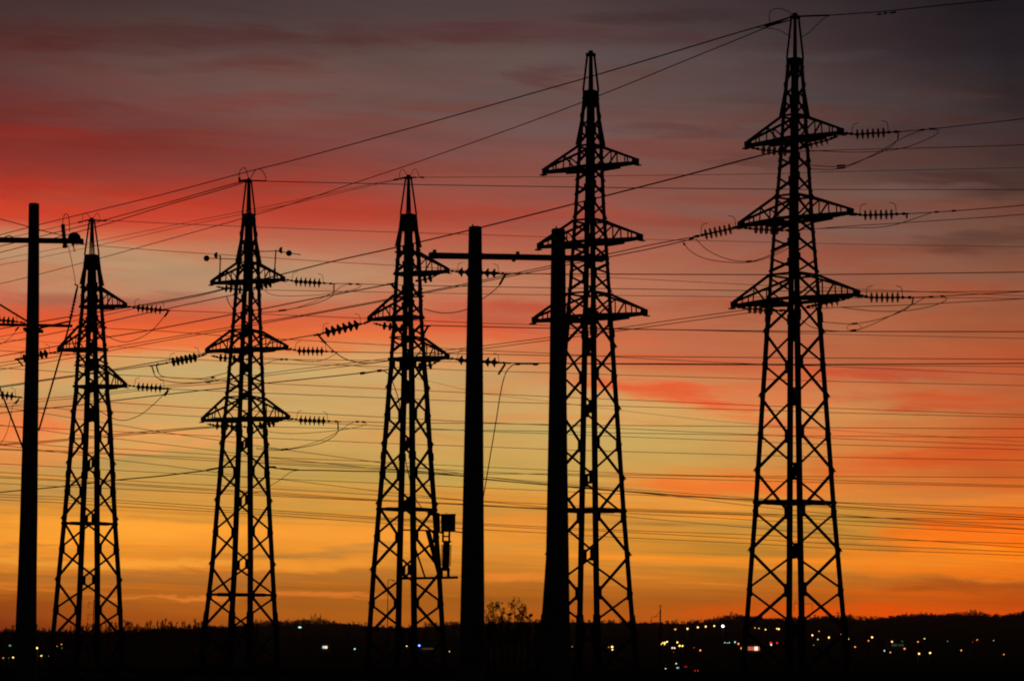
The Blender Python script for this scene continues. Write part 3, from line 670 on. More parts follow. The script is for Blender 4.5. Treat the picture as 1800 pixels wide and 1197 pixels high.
wl('thin wire running left from the smallest pylon\'s peak behind the pole', [(-200,468),(0,422),(48,411),(70,406),(137,391.5),(161,387)], 130, 109, 1.2)
wl('cable falling left from the bracket of the cable-box pylon\'s upper half', [(-200,660),(0,626),(45,618.5),(103,608),(185,593.5),(267,580),(409,552.6),(459,543.6),(557,524),(679,501),(700,497)], 135, 99, 1.9)
wl('upper of the long twin cables ending at the tallest pylon\'s middle left string', [(-200,678),(0,643.6),(42,636.5),(124,623),(187,612),(335,587),(422,572.3),(460,565.5),(523,555.5),(607,540),(679,526.5),(743,513.8),(849,492.6),(967,467.5),(1073,446),(1150,429.5),(1222,416.5)], 138, 76, 1.4)
wl('lower of the long twin cables ending at the tallest pylon\'s middle left string', [(-200,684),(0,650),(42,643),(130,628.5),(187,617.7),(349,588.5),(422,577),(460,569),(523,557.5),(607,542),(679,528.5),(743,516),(849,495.6),(967,471.7),(1072,451.7),(1150,436),(1220,420)], 138, 76, 1.4)
wl('cable falling left from the large sloping insulator string', [(-200,704),(0,679),(68.5,668.7),(132,659.5),(205,648.5),(288,634),(364,621),(460,606),(497,598.5),(552,589)], 132, 100, 1.7)
wl('cable falling left from the anemometer pylon\'s middle left string', [(-200,706),(0,681),(68,670.5),(132,661.5),(205,651),(268,642)], 132, 104.5, 1.5)
wl('upper of the twin cables reaching the tallest pylon\'s lowest left arm', [(-200,737),(0,711),(68,701.5),(130,696),(192,689.5),(287,678.5),(397,668),(464,657),(540,647),(684,630),(785,616),(849,608),(965,593),(1093,576),(1180,563),(1313,544.5),(1380,538)], 136, 76, 1.3)
wl('lower of the twin cables reaching the tallest pylon\'s lowest left arm', [(-200,742),(0,716),(68,706),(130,700),(192,693),(287,682),(397,672),(464,661),(540,652),(684,634.5),(785,621),(849,613),(965,598),(1093,581),(1180,569),(1313,550.5),(1380,544)], 136, 76, 1.3)
wl('cable falling left from the twin damper weights of the cable-box pylon', [(-200,747),(0,726),(68,719),(148,711),(193,705),(347,687),(397,682),(467,673.6),(540,666),(633,656),(690,648.5)], 132, 99.5, 1.8)
wl('cable falling left from under the anemometer pylon\'s top left arm', [(-200,638),(0,603.5),(68,591),(137,577),(187,566),(295,542.5),(395,521.7),(430,514)], 138, 104, 1.6)
wl('upper strand of the pair falling left from the anemometer pylon\'s lowest arm', [(-200,796),(0,780.5),(68,776),(124,771),(200,763.5),(280,756.5),(340,751.8),(400,748)], 135, 104.5, 1.4)
wl('lower strand of the pair falling left from the anemometer pylon\'s lowest arm', [(-200,798),(0,782.5),(68,778.5),(124,773.5),(200,766.5),(280,759.5),(340,754),(400,750)], 135, 104.5, 1.4)
wl('wire running left from the string behind the single pole', [(-200,662),(0,637.5),(27,633)], 125, 110, 1.3)
# running to the right
R_ = 2060
wl('thin wire slanting down to the arrester on the single pole', [(-200,330),(0,385),(48,398),(70,404.5),(109,414)], 68, 60, 1.6)
wl('faint wire running right from the smallest pylon\'s peak', [(161,387),(205,388.5),(297,393),(480,400.5),(699,408.6),(822,412),(967,416.8),(1130,421),(1354,426),(1480,429),(1800,434),(R_,437)], 109, 150, 1.0)
wl('faint wire crossing just below the anemometer cups', [(120,427.5),(142,430),(300,442),(442,451),(557,459),(697,467),(850,477),(980,483),(1073,488),(1352,502),(1503,508),(1700,516),(1800,520),(R_,531)], 118, 150, 1.05)
wl('wire running right from the anemometer pylon\'s peak', [(437,318),(557,321),(740,325),(1000,329),(1063,330),(1360,333),(1480,333.5),(1800,333.5),(R_,333)], 103, 118, 1.4)
wl('faint wire running right from the cable-box pylon\'s peak', [(717,312),(745,312),(1000,311),(1060,309.5),(1350,306),(1480,302),(1800,295),(R_,289)], 99, 100, 1.05)
wl('wire running right from the anemometer pylon\'s top string', [(590,498.5),(634,499.5),(690,501),(740,502),(850,504),(967,506),(1075,507.5),(1314,511),(1480,512),(1640,513),(1800,512),(R_,510)], 102, 112, 1.35)
wl('wire running right from under the anemometer pylon\'s top arm', [(446,509),(467,510),(689,514),(849,517),(967,518.5),(1078,519.5),(1300,522),(1480,524),(1665,523.5),(1800,525),(R_,526)], 103, 114, 1.15)
wl('strong wire running right from the string behind the concrete pole', [(888,481.5),(967,481.5),(1060,482),(1350,483),(1480,482.5),(1800,478.5),(R_,475)], 97.8, 100, 1.8)
wl('wire running right from the anemometer pylon\'s middle string', [(590,618.5),(684,620),(849,622.5),(965,625),(1060,626),(1340,628.5),(1480,629.6),(1800,631.5),(R_,633)], 102, 116, 1.35)
wl('strong wire running right from the bracket at the cable-box pylon\'s waist', [(745,572),(849,574.5),(965,577),(1060,578),(1350,582),(1480,582.7),(1800,583),(R_,583)], 99, 106, 1.8)
wl('wire running right from the smallest pylon\'s top string', [(300,546),(409,550),(462,552.3),(649,560),(745,564),(849,568),(965,572),(1090,577.5),(1350,584),(1480,588),(1800,595),(R_,601)], 108, 140, 1.15)
wl('wire crossing from the smallest pylon\'s left arm to the right edge', [(140,574),(185,577),(300,583),(417,592),(540,598.5),(687,607),(849,616),(965,621),(1090,628),(1287,638),(1480,645),(1800,658.5),(R_,669)], 109, 145, 1.2)
wl('strong wire running right from the lower string behind the concrete pole', [(890,638),(965,638.5),(1060,639),(1350,640.3),(1480,640.4),(1800,638.7),(R_,637)], 97.6, 100, 1.9)
wl('faint wire just under the anemometer pylon\'s middle arm, running right', [(440,631),(684,634),(849,637),(1060,640),(1350,641.8),(1480,642),(1800,644.3),(R_,646)], 103, 118, 1.15)
wl('wire passing below the smallest pylon\'s left arm to the right edge', [(-200,606),(70,620),(185,625.5),(303,630),(400,635),(463,638),(685,645),(817,651),(965,655),(1060,658),(1340,666.5),(1480,670.6),(1800,677.6),(R_,683)], 112, 140, 1.2)
wl('wire crossing the whole picture just under the sunlit red cloud on the left', [(-200,636),(0,647),(70,651),(132,654.5),(212,659),(300,663.5),(419,671),(463,673.6),(677,683.6),(817,690),(964,697),(1060,701),(1340,713),(1480,718),(1800,729),(R_,737)], 112, 142, 1.2)
wl('wire running right from the smallest pylon\'s lowest string', [(300,684),(397,688),(443,690),(679,699.5),(817,705),(964,709),(1060,713),(1340,721),(1480,725.6),(1800,733.5),(R_,739)], 108, 140, 1.2)
wl('wire running right from behind the smallest pylon\'s lowest arm', [(150,704),(192,707),(377,718.5),(502,724.3),(690,734),(817,741),(960,747),(1070,752),(1230,759.5),(1340,764.2),(1480,771),(1800,783),(R_,792)], 109, 145, 1.15)
wl('wire running right from the anemometer pylon\'s lowest string', [(598,741),(645,741.5),(677,742.4),(755,743.5),(850,744),(964,746),(1060,747.3),(1340,749.7),(1480,751.7),(1800,753.4),(R_,754)], 102, 114, 1.3)
wl('wire running right from under the anemometer pylon\'s lowest arm', [(446,749),(468,750),(677,754),(817,755.8),(964,758),(1070,760.5),(1337,764.8),(1480,766.4),(1800,768.6),(R_,770)], 103, 116, 1.2)
FG = 'far thin wires crossing low behind the pylons'
FL = 'far thin wire in the low bundles crossing behind the pylons'
low = [
 [(-200,706),(70,716),(124,720),(194,723),(360,732.6),(574,743.5),(677,749),(850,758),(964,762),(1060,766),(1340,776.6),(1480,781.7),(1800,790),(R_,797)],
 [(-200,741),(0,748),(68,752),(193,757.6),(389,767),(445,769),(702,780),(850,785),(964,789.6),(1060,792.5),(1327,800),(1480,803.6),(1800,809),(R_,813)],
 [(-200,686),(10,716),(68,725),(124,734),(197,745),(280,758.5),(412,777.7),(505,791),(574,800),(669,813),(763,825),(851,837.6),(960,850.5),(1060,860),(1200,874),(1324,889),(1480,904.5),(1800,929.5),(R_,950)],
 [(-200,725),(0,747),(68,755),(124,763),(197,770),(288.6,781),(387,792.7),(445,801),(540,811),(617,818.6),(664,823),(763,831),(851,841),(960,852),(1060,858.5),(1327,882),(1480,893),(1800,912.7),(R_,928)],
 [(-200,760),(0,775),(68,781),(124,785.5),(197,788),(320,795.5),(445,802.5),(617,809.5),(680,812),(813,819),(960,825.5),(1060,830),(1200,835),(1327,837),(1480,837.3),(1800,839),(R_,840)],
 [(-200,778),(0,790),(202,798.5),(297,805),(385,810),(447,812),(543,816),(664,822.5),(813,832),(960,832.5),(1060,834),(1200,836),(1327,839),(1480,844.6),(1800,853.5),(R_,860)],
 [(-200,781),(0,789),(124,793),(260,800),(390,806.5),(473,815),(664,825),(813,834.5),(960,848),(1060,856),(1327,875.5),(1480,884),(1800,905),(R_,921)],
 [(-200,760),(0,782),(68,790.5),(124,797),(200,807.7),(288.6,817.8),(350,826),(437,838),(495,842.5),(664,863),(711,868),(813,878.5),(960,891),(1102,908),(1331,928),(1480,939.8),(1800,962),(R_,980)],
 [(-200,806),(0,815),(124,821.6),(180,825),(310,832),(380,835),(445,839.5),(675,849.5),(813,856),(960,862),(1060,867),(1327,877.5),(1480,883),(1800,892.6),(R_,900)],
 [(-200,819),(0,830),(124,838),(203,843.5),(380,853),(445,857),(664,869.5),(767,876),(813,879),(960,886),(1090,893.5),(1322,902),(1480,909),(1800,913),(R_,917)],
 [(-200,827),(0,837),(124,844),(203,848.5),(380,860),(472,865),(664,878),(813,885.5),(960,894),(1103,901.8),(1322,913.5),(1480,921.6),(1800,938),(R_,951)],
 [(-200,830),(0,839.5),(124,846),(203,851),(380,862.5),(472,868),(664,879.5),(813,887),(960,895),(1090,898),(1322,905.6),(1480,914.5),(1800,930),(R_,942)],
 [(-200,842),(0,849.5),(124,856),(203,858.7),(380,867),(445,870),(664,880),(813,886.5),(960,893),(1090,896),(1322,904),(1480,907),(1800,922),(R_,930)],
 [(-200,860),(0,868.7),(124,874),(203,878.7),(377,890),(445,894.6),(711,912),(851,920.5),(960,926),(1077,931),(1319,939.5),(1480,946),(1800,955),(R_,962)],
 [(-200,865),(0,873),(203,883),(377,895),(445,899),(711,914.5),(851,923),(960,929.5),(1085,934.5),(1319,947),(1480,956),(1800,970),(R_,980)],
 [(-200,869),(0,878),(124,884.6),(203,889.6),(377,899),(445,903),(710,922),(851,930.8),(960,936.7),(1080,943.7),(1319,955),(1480,964),(1800,976),(R_,986)],
 [(700,783),(755,830),(851,832),(960,835.5),(1060,837),(1327,845),(1480,848.5),(1800,856),(R_,862)],
 [(-100,590),(185,608),(450,627),(600,640),(690,655),(817,685),(850,692),(960,705),(1090,721),(1230,737),(1340,746),(1480,757),(1800,776),(R_,790)],
]
low[16] = [(445,808),(617,816),(664,819),(755,824),(851,829),(960,834),(1060,837),(1327,845),(1480,848.5),(1800,856),(R_,862)]
for i, pts in enumerate(low):
    wire(FL, pts, 150 + 3 * i, 165 + 3 * i, 1.15 if i < 17 else 0.7, 'power line', FG)
# ADSS cable held by the second pylon
wl('black cable dead-ended low on the anemometer pylon, running left', [(-200,884),(0,865),(113,854.5),(200,844),(267,838),(313,832.8),(360,827),(384,823),(405,820)], 130, 103, 2.1)
wl('black cable dead-ended low on the anemometer pylon, running right', [(470,821),(493,823.5),(525,826),(570,826.6),(624,828),(700,829.5),(813,836.5),(851,842),(960,852),(1060,861),(1200,871),(1327,879),(1480,890),(1800,909),(R_,925)], 102, 150, 1.7)
# last pylon's own lines
wl('cable running right from the tallest pylon\'s peak to the top edge', [(1398,30),(1457,27.5),(1480,26),(1556,20.5),(1640,11.5),(1736,2),(1800,-4),(R_,-34)], 75, 68, 2.0)
wl('wire running right from the tallest pylon\'s top string', [(1582,232),(1640,227),(1720,218),(1800,209),(R_,175)], 73.6, 66, 1.7)
wl('lower wire at the tallest pylon\'s top right arm, running right', [(1404,266),(1426,266),(1480,264),(1640,260),(1800,255),(R_,245)], 75, 70, 1.4)
wl('wire running right from the tallest pylon\'s middle string', [(1596,376),(1670,371.5),(1800,361),(R_,335)], 73.6, 66, 1.7)
wl('lower wire at the tallest pylon\'s middle right arm, running right', [(1392,405),(1440,402),(1480,398.5),(1600,391),(1800,377),(R_,352)], 75, 68, 1.4)
wl('wire running right from the tallest pylon\'s lowest string', [(1606,523),(1650,521),(1720,517),(1800,512.5),(R_,492)], 73.6, 66, 1.7)
wl('lower wire at the tallest pylon\'s lowest right arm, running right', [(1416,542),(1450,542),(1480,540),(1600,536),(1700,530.5),(1800,525),(R_,505)], 75, 68, 1.4)
# jumper loops
JG = 'jumper loops hanging at the pylon arms'
def jump(label, pts, d, px=1.4): return wire(label, pts, d, d, px, 'jumper cable', JG, 'jumper_cable', 6)
jump('jumper loop dropping from the tallest pylon\'s top right string, shorter strand', [(1425,291),(1478,293),(1520,280),(1560,262.5),(1577,247),(1579.5,233)], 74)
jump('jumper strand sweeping from the tallest pylon\'s top right string to its shaft', [(1425,298),(1480,296),(1540,270),(1575,249),(1600,237),(1622,229)], 74)
jump('hooked jumper strand curling back beneath the tallest pylon\'s top right wire', [(1636,228),(1647,228.5),(1649,232),(1640,240),(1600,257),(1560,265),(1500,268),(1426,265)], 74)
jump('jumper strand beneath the tallest pylon\'s middle right string', [(1440,402),(1500,400.5),(1535,400.5),(1570,396),(1600,387),(1637,374.5)], 74)
jump('hooked jumper strand curling back beneath the tallest pylon\'s lowest right wire', [(1655,521),(1664,524),(1658,531),(1630,540),(1590,546.5),(1540,547),(1500,543),(1478,540)], 74)
jump('shorter jumper loop beneath the tallest pylon\'s lowest right string', [(1445,566),(1500,569),(1550,560),(1590,545),(1603,533),(1605,524)], 74)
jump('longer jumper loop beneath the tallest pylon\'s lowest right string', [(1408,562),(1430,576),(1470,582),(1510,579),(1570,553),(1625,524)], 74)
jump('small ring of cable joining the two loops by the tallest pylon', [(1503,569.5),(1512,572),(1513,578),(1502,581),(1491,579),(1489,573.5),(1498,570)], 74, 1.1)
jump('upper jumper strand hanging from the tallest pylon\'s middle left string', [(1222,419),(1240,437),(1262,449.5),(1290,458),(1316,459.5),(1335,456),(1365,443),(1390,428)], 76)
jump('lower jumper strand hanging from the tallest pylon\'s middle left string', [(1201,427),(1212,440),(1232,452),(1260,459),(1300,462),(1330,459),(1365,447),(1390,434)], 76)
jump('large wire loop standing left of the tallest pylon\'s peak', [(1353,41),(1352.5,25),(1358,18),(1368,15.5),(1380,18.5),(1397,28)], 75)
jump('slack wire drooping left under the tallest pylon\'s peak', [(1330,49),(1350,50),(1370,54),(1391,66)], 75)
jump('slack wire drooping right under the tallest pylon\'s peak', [(1409,66),(1422,58),(1438,42),(1448,33),(1460,27.5)], 75)
jump('left wire loop on the anemometer pylon\'s peak', [(420,318),(421,303),(427,295.5),(432,298),(435.5,309),(439,316)], 103)
jump('right wire loop on the anemometer pylon\'s peak', [(440,315),(448,301),(455,297),(462,301.5),(467,312),(467,318)], 103)
jump('left wire loop on the cable-box pylon\'s peak', [(702,314),(703,303),(708,298),(713,303),(716,312)], 99, 1.1)
jump('right wire loop on the cable-box pylon\'s peak', [(721,312),(725,301),(730,297.5),(734,302),(737,312)], 99, 1.1)
jump('left wire loop on the smallest pylon\'s peak', [(145,388),(146,377),(151,374.5),(155,378),(159,385)], 109, 1.1)
jump('right wire loop on the smallest pylon\'s peak', [(164,385),(169,376.5),(173,376.5),(177,388)], 109, 1.0)
jump('jumper loop sagging from the smallest pylon\'s top right string', [(294,548),(288,557),(270,578),(250,592),(225,600.5),(205,598.5),(187,590),(172,582)], 108)
jump('jumper loop sagging from the smallest pylon\'s lowest right string', [(294,686),(286,695),(265,715),(245,730),(220,738.5),(200,736),(185,728),(172,720)], 108)
jump('jumper dropping straight then left from the anemometer pylon\'s top string', [(587,499),(587,514),(580,523),(550,535),(510,543.5),(480,548),(455,549.5)], 102)
jump('thin jumper strand crossing below the anemometer pylon\'s top string', [(610,500),(600,504),(585,514),(550,531),(505,545),(455,550)], 102, 1.2)
jump('hooked jumper curling back beneath the anemometer pylon\'s top wire', [(628,499),(633,500),(634,503),(625,508),(600,513),(560,518.5),(500,520.5),(475,517),(465,510)], 102, 1.2)
jump('jumper dropping straight then left from the anemometer pylon\'s lowest string', [(594,741),(594.5,756),(586,767),(560,780),(505,790),(475,791),(450,788)], 102)
jump('thin jumper strand crossing below the anemometer pylon\'s lowest string', [(624,741),(612,746),(600,755),(560,775),(505,789),(460,787)], 102, 1.2)
jump('hooked jumper curling back beneath the anemometer pylon\'s lowest wire', [(638,741),(643,743),(642,746),(630,750),(600,755.5),(540,761),(500,761.5),(460,757)], 102, 1.2)
jump('jumper sagging from the anemometer pylon\'s middle right string', [(594,618),(588,623),(570,632),(545,636),(520,633),(502,631.5),(485,633),(470,638),(455,648)], 102, 1.2)
jump('outer jumper hanging from the anemometer pylon\'s middle left string', [(267,643),(271,657),(278,665),(300,671),(330,673),(365,670.5),(400,664)], 104)
jump('inner jumper hanging from the anemometer pylon\'s middle left string', [(275,642),(278.5,654),(286,661.5),(310,664.5),(350,665.5),(365,663.5),(400,655)], 104)
jump('small ring of cable joining the two left jumpers of the anemometer pylon', [(361,671),(362,667),(369,665.5),(378,663.5),(379,667),(372,670.5),(366,672)], 104, 1.0)
jump('jumper dropping left of the anemometer pylon under its top arm', [(398,520),(402,532),(408,541),(416,546)], 104, 1.7)
jump('jumper falling right from the large sloping insulator string', [(560,590),(572,603),(590,620),(610,632),(640,638.3),(670,636),(690,632)], 100, 1.9)
jump('jumper sagging behind the upper part of the concrete pole', [(887,485),(878,501),(862,516),(848,525.5),(835,536),(820,544),(800,549),(785,550.3),(768,549),(745,543)], 98.4, 1.6)
jump('long cable dropping right of the concrete pole', [(948,640),(918,640),(905,640.5),(897,645),(888,658),(880,690),(872,740),(862,800),(852,860),(846,890),(838,925)], 98, 1.9)
jump('cable dropping inside the cable-box pylon to its lower ring', [(637,657),(667,652),(676,653),(685,661),(695,684),(702,710),(706,750),(711,795),(718,833),(727,868),(742,893),(760,905)], 98.8, 1.7)
jump('slack cable under the dead-end low on the anemometer pylon', [(526,826),(510,830),(490,845),(470,856),(455,864),(440,866),(424,862),(408,846)], 102, 1.2)
jump('jumper entering at the left edge above the low bracket', [(32,576),(22,589),(8,601),(-20,612)], 112, 1.2)
jump('jumper curving down at the left edge beside the single pole', [(32,702),(23,712),(18,737),(11,762),(-2,783),(-25,800)], 112, 1.3)

# clamps, dead-ends and dampers on the wires
def fitting(name, label, cat, pts, d, pxs, group='line fittings on the wires'):
    bm = BM()
    for (a, b), w_ in zip(pts, pxs): tube(bm, [P(*a, d), P(*b, d)], w_ / 2 * d / FPX, 8)
    return tag(obj(name, bm, STEEL, None, P(*pts[0][0], d)), label, cat, group)
fitting('vibration_damper', 'dumbbell damper under the cable right of the tallest pylon\'s peak', 'damper', [((1542,26),(1549,25.3)),((1549,25.3),(1566,23.2)),((1566,23.2),(1575,22)),((1556.5,20),(1556.5,26))], 73.8, [3, 1.2, 3.4, 2.6])
fitting('dead_end_clamp', 'long dead-end clamp left of the tallest pylon\'s peak', 'clamp', [((1343,47),(1392,30)),((1347,48),(1366,42)),((1366,42.5),(1390,36))], 75, [3.0, 2.6, 2.4])
fitting('dead_end_clamp', 'dead-end clamp right of the tallest pylon\'s peak', 'clamp', [((1400,29.5),(1456,27.5))], 75, [3.2])
fitting('dead_end_clamp', 'dead-end clamp left of the anemometer pylon\'s peak', 'clamp', [((419,318),(437,316.5)),((421,312),(421,320))], 103, [3.2, 3.6])
fitting('dead_end_clamp', 'dead-end clamp right of the anemometer pylon\'s peak', 'clamp', [((440,317.5),(468,318.5))], 103, [2.6])
fitting('dead_end_clamp', 'beaded dead-end left of the cable-box pylon\'s peak', 'clamp', [((692,316.5),(701,314.5)),((703,314),(715,311.5)),((701,314.5),(703,314))], 99, [2.8, 2.6, 1.2])
fitting('dead_end_clamp', 'beaded dead-end right of the cable-box pylon\'s peak', 'clamp', [((720,312),(732,312.3)),((738,312),(746,312.3)),((732,312.3),(738,312))], 99, [2.6, 2.8, 1.2])
fitting('dead_end_clamp', 'beaded dead-end left of the smallest pylon\'s peak', 'clamp', [((137,391.5),(145,389.5)),((148,388.5),(159,386)),((145,389.5),(148,388.5))], 109, [2.8, 2.4, 1.2])
fitting('dead_end_clamp', 'beaded dead-end right of the smallest pylon\'s peak', 'clamp', [((164,386.5),(175,388)),((179,388),(187,388.5)),((175,388),(179,388))], 109, [2.4, 2.8, 1.2])
fitting('dead_end_clamp', 'thick dead-end fitting low on the anemometer pylon, right side', 'clamp', [((470,820.5),(485,820.8)),((485,821),(485.5,824)),((493,823.4),(525,826))], 102, [3.2, 2, 2.6])
fitting('dead_end_clamp', 'dead-end fitting low on the anemometer pylon, left side', 'clamp', [((364,825.5),(388,821.5)),((400,820),(422,822))], 103, [2.4, 3.0])
for lab, p, d in (('two clamps on the wire right of the tallest pylon\'s top string', [((1617,229),(1625,228.4)),((1633,227.3),(1643,226.6))], 73.4),
    ('two clamps on the wire right of the tallest pylon\'s middle string', [((1643,373),(1650,372.6)),((1673,371.2),(1680,370.6))], 73.4),
    ('two clamps on the wire right of the tallest pylon\'s lowest string', [((1633,522),(1640,521.7)),((1653,521),(1659,520.5))], 73.4),
    ('clamps joining the loops below the tallest pylon\'s top right arm', [((1471,292),(1486,291)),((1471,296.5),(1486,295))], 74),
    ('upper clamp on the cable ring by the tallest pylon', [((1498,569.2),(1507,568.6))], 74), ('lower clamp on the cable ring by the tallest pylon', [((1496,581),(1505,580.2))], 74),
    ('clamp where the two left jumpers of the tallest pylon meet', [((1312,460),(1321,459.4))], 76),
    ('clamp on the left jumper fork of the tallest pylon', [((1214,420),(1224,414.5)),((1212,423),(1214,418)),((1201,427),(1204,431))], 76),
    ('two clamps on the wire right of the anemometer pylon\'s top string', [((612,499.2),(619,499.6)),((626,499.6),(632,500))], 102),
    ('two clamps on the wire right of the anemometer pylon\'s lowest string', [((625,741),(631,741.2)),((636,741.4),(642,741.8))], 102),
    ('two clamps on the jumper below the anemometer pylon\'s middle string', [((492,631.8),(498,631.6)),((501,631.6),(506,631.8))], 102),
    ('clamp where the jumpers below the anemometer pylon\'s top string meet', [((490,546.4),(503,545))], 102),
    ('clamp where the jumpers below the anemometer pylon\'s lowest string meet', [((494,790.6),(506,789))], 102),
    ('clamp on the left cable ring of the anemometer pylon', [((362,671.5),(370,671.5)),((371,664),(377,663.6))], 104)):
    fitting('parallel_clamp', lab, 'clamp', p, d, [3.4] * len(p))
for lab, p, d in (('left damper weight on the wire right of the concrete pole', (906,639.5,914,639.7), 98), ('right damper weight on the wire right of the concrete pole', (937,640,945,640.2), 98),
    ('left damper weight on the wire left of the cable-box pylon', (633,656.5,641,655.3), 99.5), ('right damper weight on the wire left of the cable-box pylon', (663,652,671,651), 99.5)):
    fitting('damper_weight', lab, 'damper', [((p[0], p[1]), (p[2], p[3]))], d, [4.8])
for lab, p, d, px in (('dropper rod below the clamp of the large sloping string', [((551,589.5),(565,588)),((560,590),(573,604))], 100, [3.4, 3.6]),
    ('dropper rod right of the concrete pole below the crossarm string', [((878,481.5),(896,482)),((888,483),(878,501))], 98, [3.0, 4.0]),
    ('dropper rod right of the concrete pole below the lower string', [((878,637.5),(898,638.5)),((888,640),(876,658))], 98, [3.0, 3.8]),
    ('dropper rod at the smallest pylon\'s top right string', [((287,545),(300,546)),((296,547),(289,557))], 108, [2.6, 3.6]),
    ('dropper rod at the smallest pylon\'s lowest right string', [((287,683),(300,684)),((296,686),(289,696))], 108, [2.6, 3.6]),
    ('dropper rod beside the single pole, behind its left edge', [((26,631.5),(42,629)),((31,632),(40,643))], 110, [2.8, 3.0]),
    ('dropper rod at the left edge string above the low bracket', [((25,573),(45,568)),((33,575),(27,581))], 112, [2.2, 3.2]),
    ('dropper rod at the low left edge string', [((24,697),(40,699)),((33,701),(27,710))], 112, [2.4, 3.2]),
    ('short dropper at the tallest pylon\'s top right string', [((1579,233),(1578.5,244))], 73.6, [2.6]),
    ('short dropper at the tallest pylon\'s middle right string', [((1594,377),(1594,384))], 73.6, [3.2]),
    ('short dropper at the tallest pylon\'s lowest right string', [((1605,524),(1603.5,534))], 73.6, [2.6]),
    ('short dropper at the anemometer pylon\'s top right string', [((587,499),(587,512))], 102, [2.2]),
    ('short dropper at the anemometer pylon\'s lowest right string', [((594,741),(594.4,755))], 102, [2.2]),
    ('pair of short droppers at the anemometer pylon\'s middle left string', [((262,643.5),(290,639)),((267,644),(271,656)),((275,642.5),(278,654))], 104.3, [2.4, 2.4, 2.4]),
    ('bracket with dropper on the cable-box pylon\'s waist, right side', [((738,572),(757,573.5)),((752,574),(745,587))], 98.6, [2.8, 4]),
    ('bracket with dropper on the cable-box pylon\'s left shoulder', [((679,500.5),(695,498)),((688,500),(697,511))], 99.4, [3.2, 4])):
    fitting('dropper_rod', lab, 'dropper', p, d, px)

# ------------------------------------------------------------------ concrete poles
def pole_mesh(bm, prof, d, n=24, rect=None):
    """prof [(py, x_left, x_right)] top to ground"""
    rings = []
    for (y, a, b) in prof:
        c_ = P((a + b) / 2, y, d); r = (b - a) / 2 * d / FPX
        if rect: rings.append([c_ + Vector((sx * r, sy * r * rect, 0)) for sx, sy in ((1, 1), (-1, 1), (-1, -1), (1, -1))])
        else: rings.append([c_ + Vector((math.cos(k * 2 * math.pi / n), math.sin(k * 2 * math.pi / n), 0)) * r for k in range(n)])
    prism(bm, rings)
dP = 45.0
gy = HOR + 2.0 / dP * FPX
hb = P(905, gy, dP); hb.z = 0
hroot = thing('double_pole_frame', hb, 'pair of concrete poles joined by one steel crossarm, right of centre', 'utility pole')
bm = BM(); pole_mesh(bm, [(398.6,825.5,845.5),(400,823.8,847),(470,822.4,847.6),(660,818.5,849.3),(820,814.8,850),(1088,809,851.6),(1197,806.5,852.5),(gy,803.5,854)], dP)
tube(bm, [P(831,400,dP), P(831,394,dP)], 0.012)
p2 = obj('pole', bm, CONC, hroot, hb)
bm = BM(); pole_mesh(bm, [(402.4,971,991.5),(404,969.2,993.5),(470,968,994.5),(660,965.6,996),(800,963,997.4),(979,959.6,1000),(1060,954,1001),(1078,952.6,1001.5),(1197,950,1003),(gy,947,1005)], dP)
tube(bm, [P(978,404,dP), P(978,398,dP)], 0.012)
p3 = obj('pole', bm, CONC, hroot, hb)
bm = BM(); dA = dP - 0.22
prof = [(753,450.5,444.8),(757,453.2,443.2),(763,453.8,442.5),(768,453.6,443.9),(900,455.6,446.4),(1000,457.6,448.6),(1050,459,448.6),(1059,459.8,448.3),(1064,457,450)]
prism(bm, [[P(x, b, dA), P(x, t_, dA), P(x, t_, dA) + Vector((0, 0.12, 0)), P(x, b, dA) + Vector((0, 0.12, 0))] for x, b, t_ in prof])
for x, y in ((910,446.2),(903,456.4),(764,443),(1030,448.5)):
    c_ = P(x, y, dA + 0.06); lathe(bm, c_ - Vector((0, 0.02, 0)), Vector((0, 0, 1)), [(-0.035, 0.03), (0.03, 0.03), (0.034, 0.02)], 8)
obj('crossarm', bm, STEEL, hroot, hb)
for x, y in ((835.5, 449), (981, 453)):
    bm = BM(); c_ = P(x, y, dP); rr = 0.125
    prism(bm, [[c_ + Vector((math.cos(k * math.pi / 12) * (rr + q), math.sin(k * math.pi / 12) * (rr + q), z)) for k in range(24)] for z, q in ((-0.03, 0.002), (-0.03, 0.008), (0.03, 0.008), (0.03, 0.002))])
    obj('pole_band', bm, STEEL, hroot, hb)

d1 = 60.0; gy1 = HOR + 2.0 / d1 * FPX - 5
b1 = P(42, gy1, d1); b1.z = 0
r1 = thing('utility_pole', b1, 'single thick concrete pole at left with crossarm, lower bracket and stays', 'utility pole')
bm = BM(); pole_mesh(bm, [(357.8,52,67.5),(359.5,50.5,69),(470,48.6,69),(540,47.4,68.8),(640,44,68.2),(780,39,66.8),(900,35.5,66),(1000,32,64.6),(1100,27.5,64),(1197,24,63.5),(gy1,22,63)], d1)
obj('pole', bm, CONC, r1, b1)
dC = d1 - 0.30
bm = BM(); prof = [(-60,424.6,416.2),(-20,425.2,416.6),(60,426.4,418),(110,427,418.6),(140,427.4,419.4),(141,428.4,419),(145.6,428.4,419.4)]
prism(bm, [[P(x, b, dC), P(x, t_, dC), P(x, t_, dC) + Vector((0, 0.14, 0)), P(x, b, dC) + Vector((0, 0.14, 0))] for x, b, t_ in prof])
tube(bm, spline([P(8,418,dC+.05),P(12,415.5,dC+.05),P(17,414.8,dC+.05),P(22,417,dC+.05)], 4), 0.012, 5)
obj('crossarm', bm, STEEL, r1, b1)
bm = BM(); beam(bm, P(-60,569.5,dC), P(127,573,dC), 0.08, 0.055); beam(bm, P(44,580,dC), P(73,581,dC), 0.5, 0.06)
beam(bm, P(-6,532,dC), P(48,565,dC), 0.05, 0.04); beam(bm, P(68,577,dC), P(121,565,dC), 0.03, 0.03)
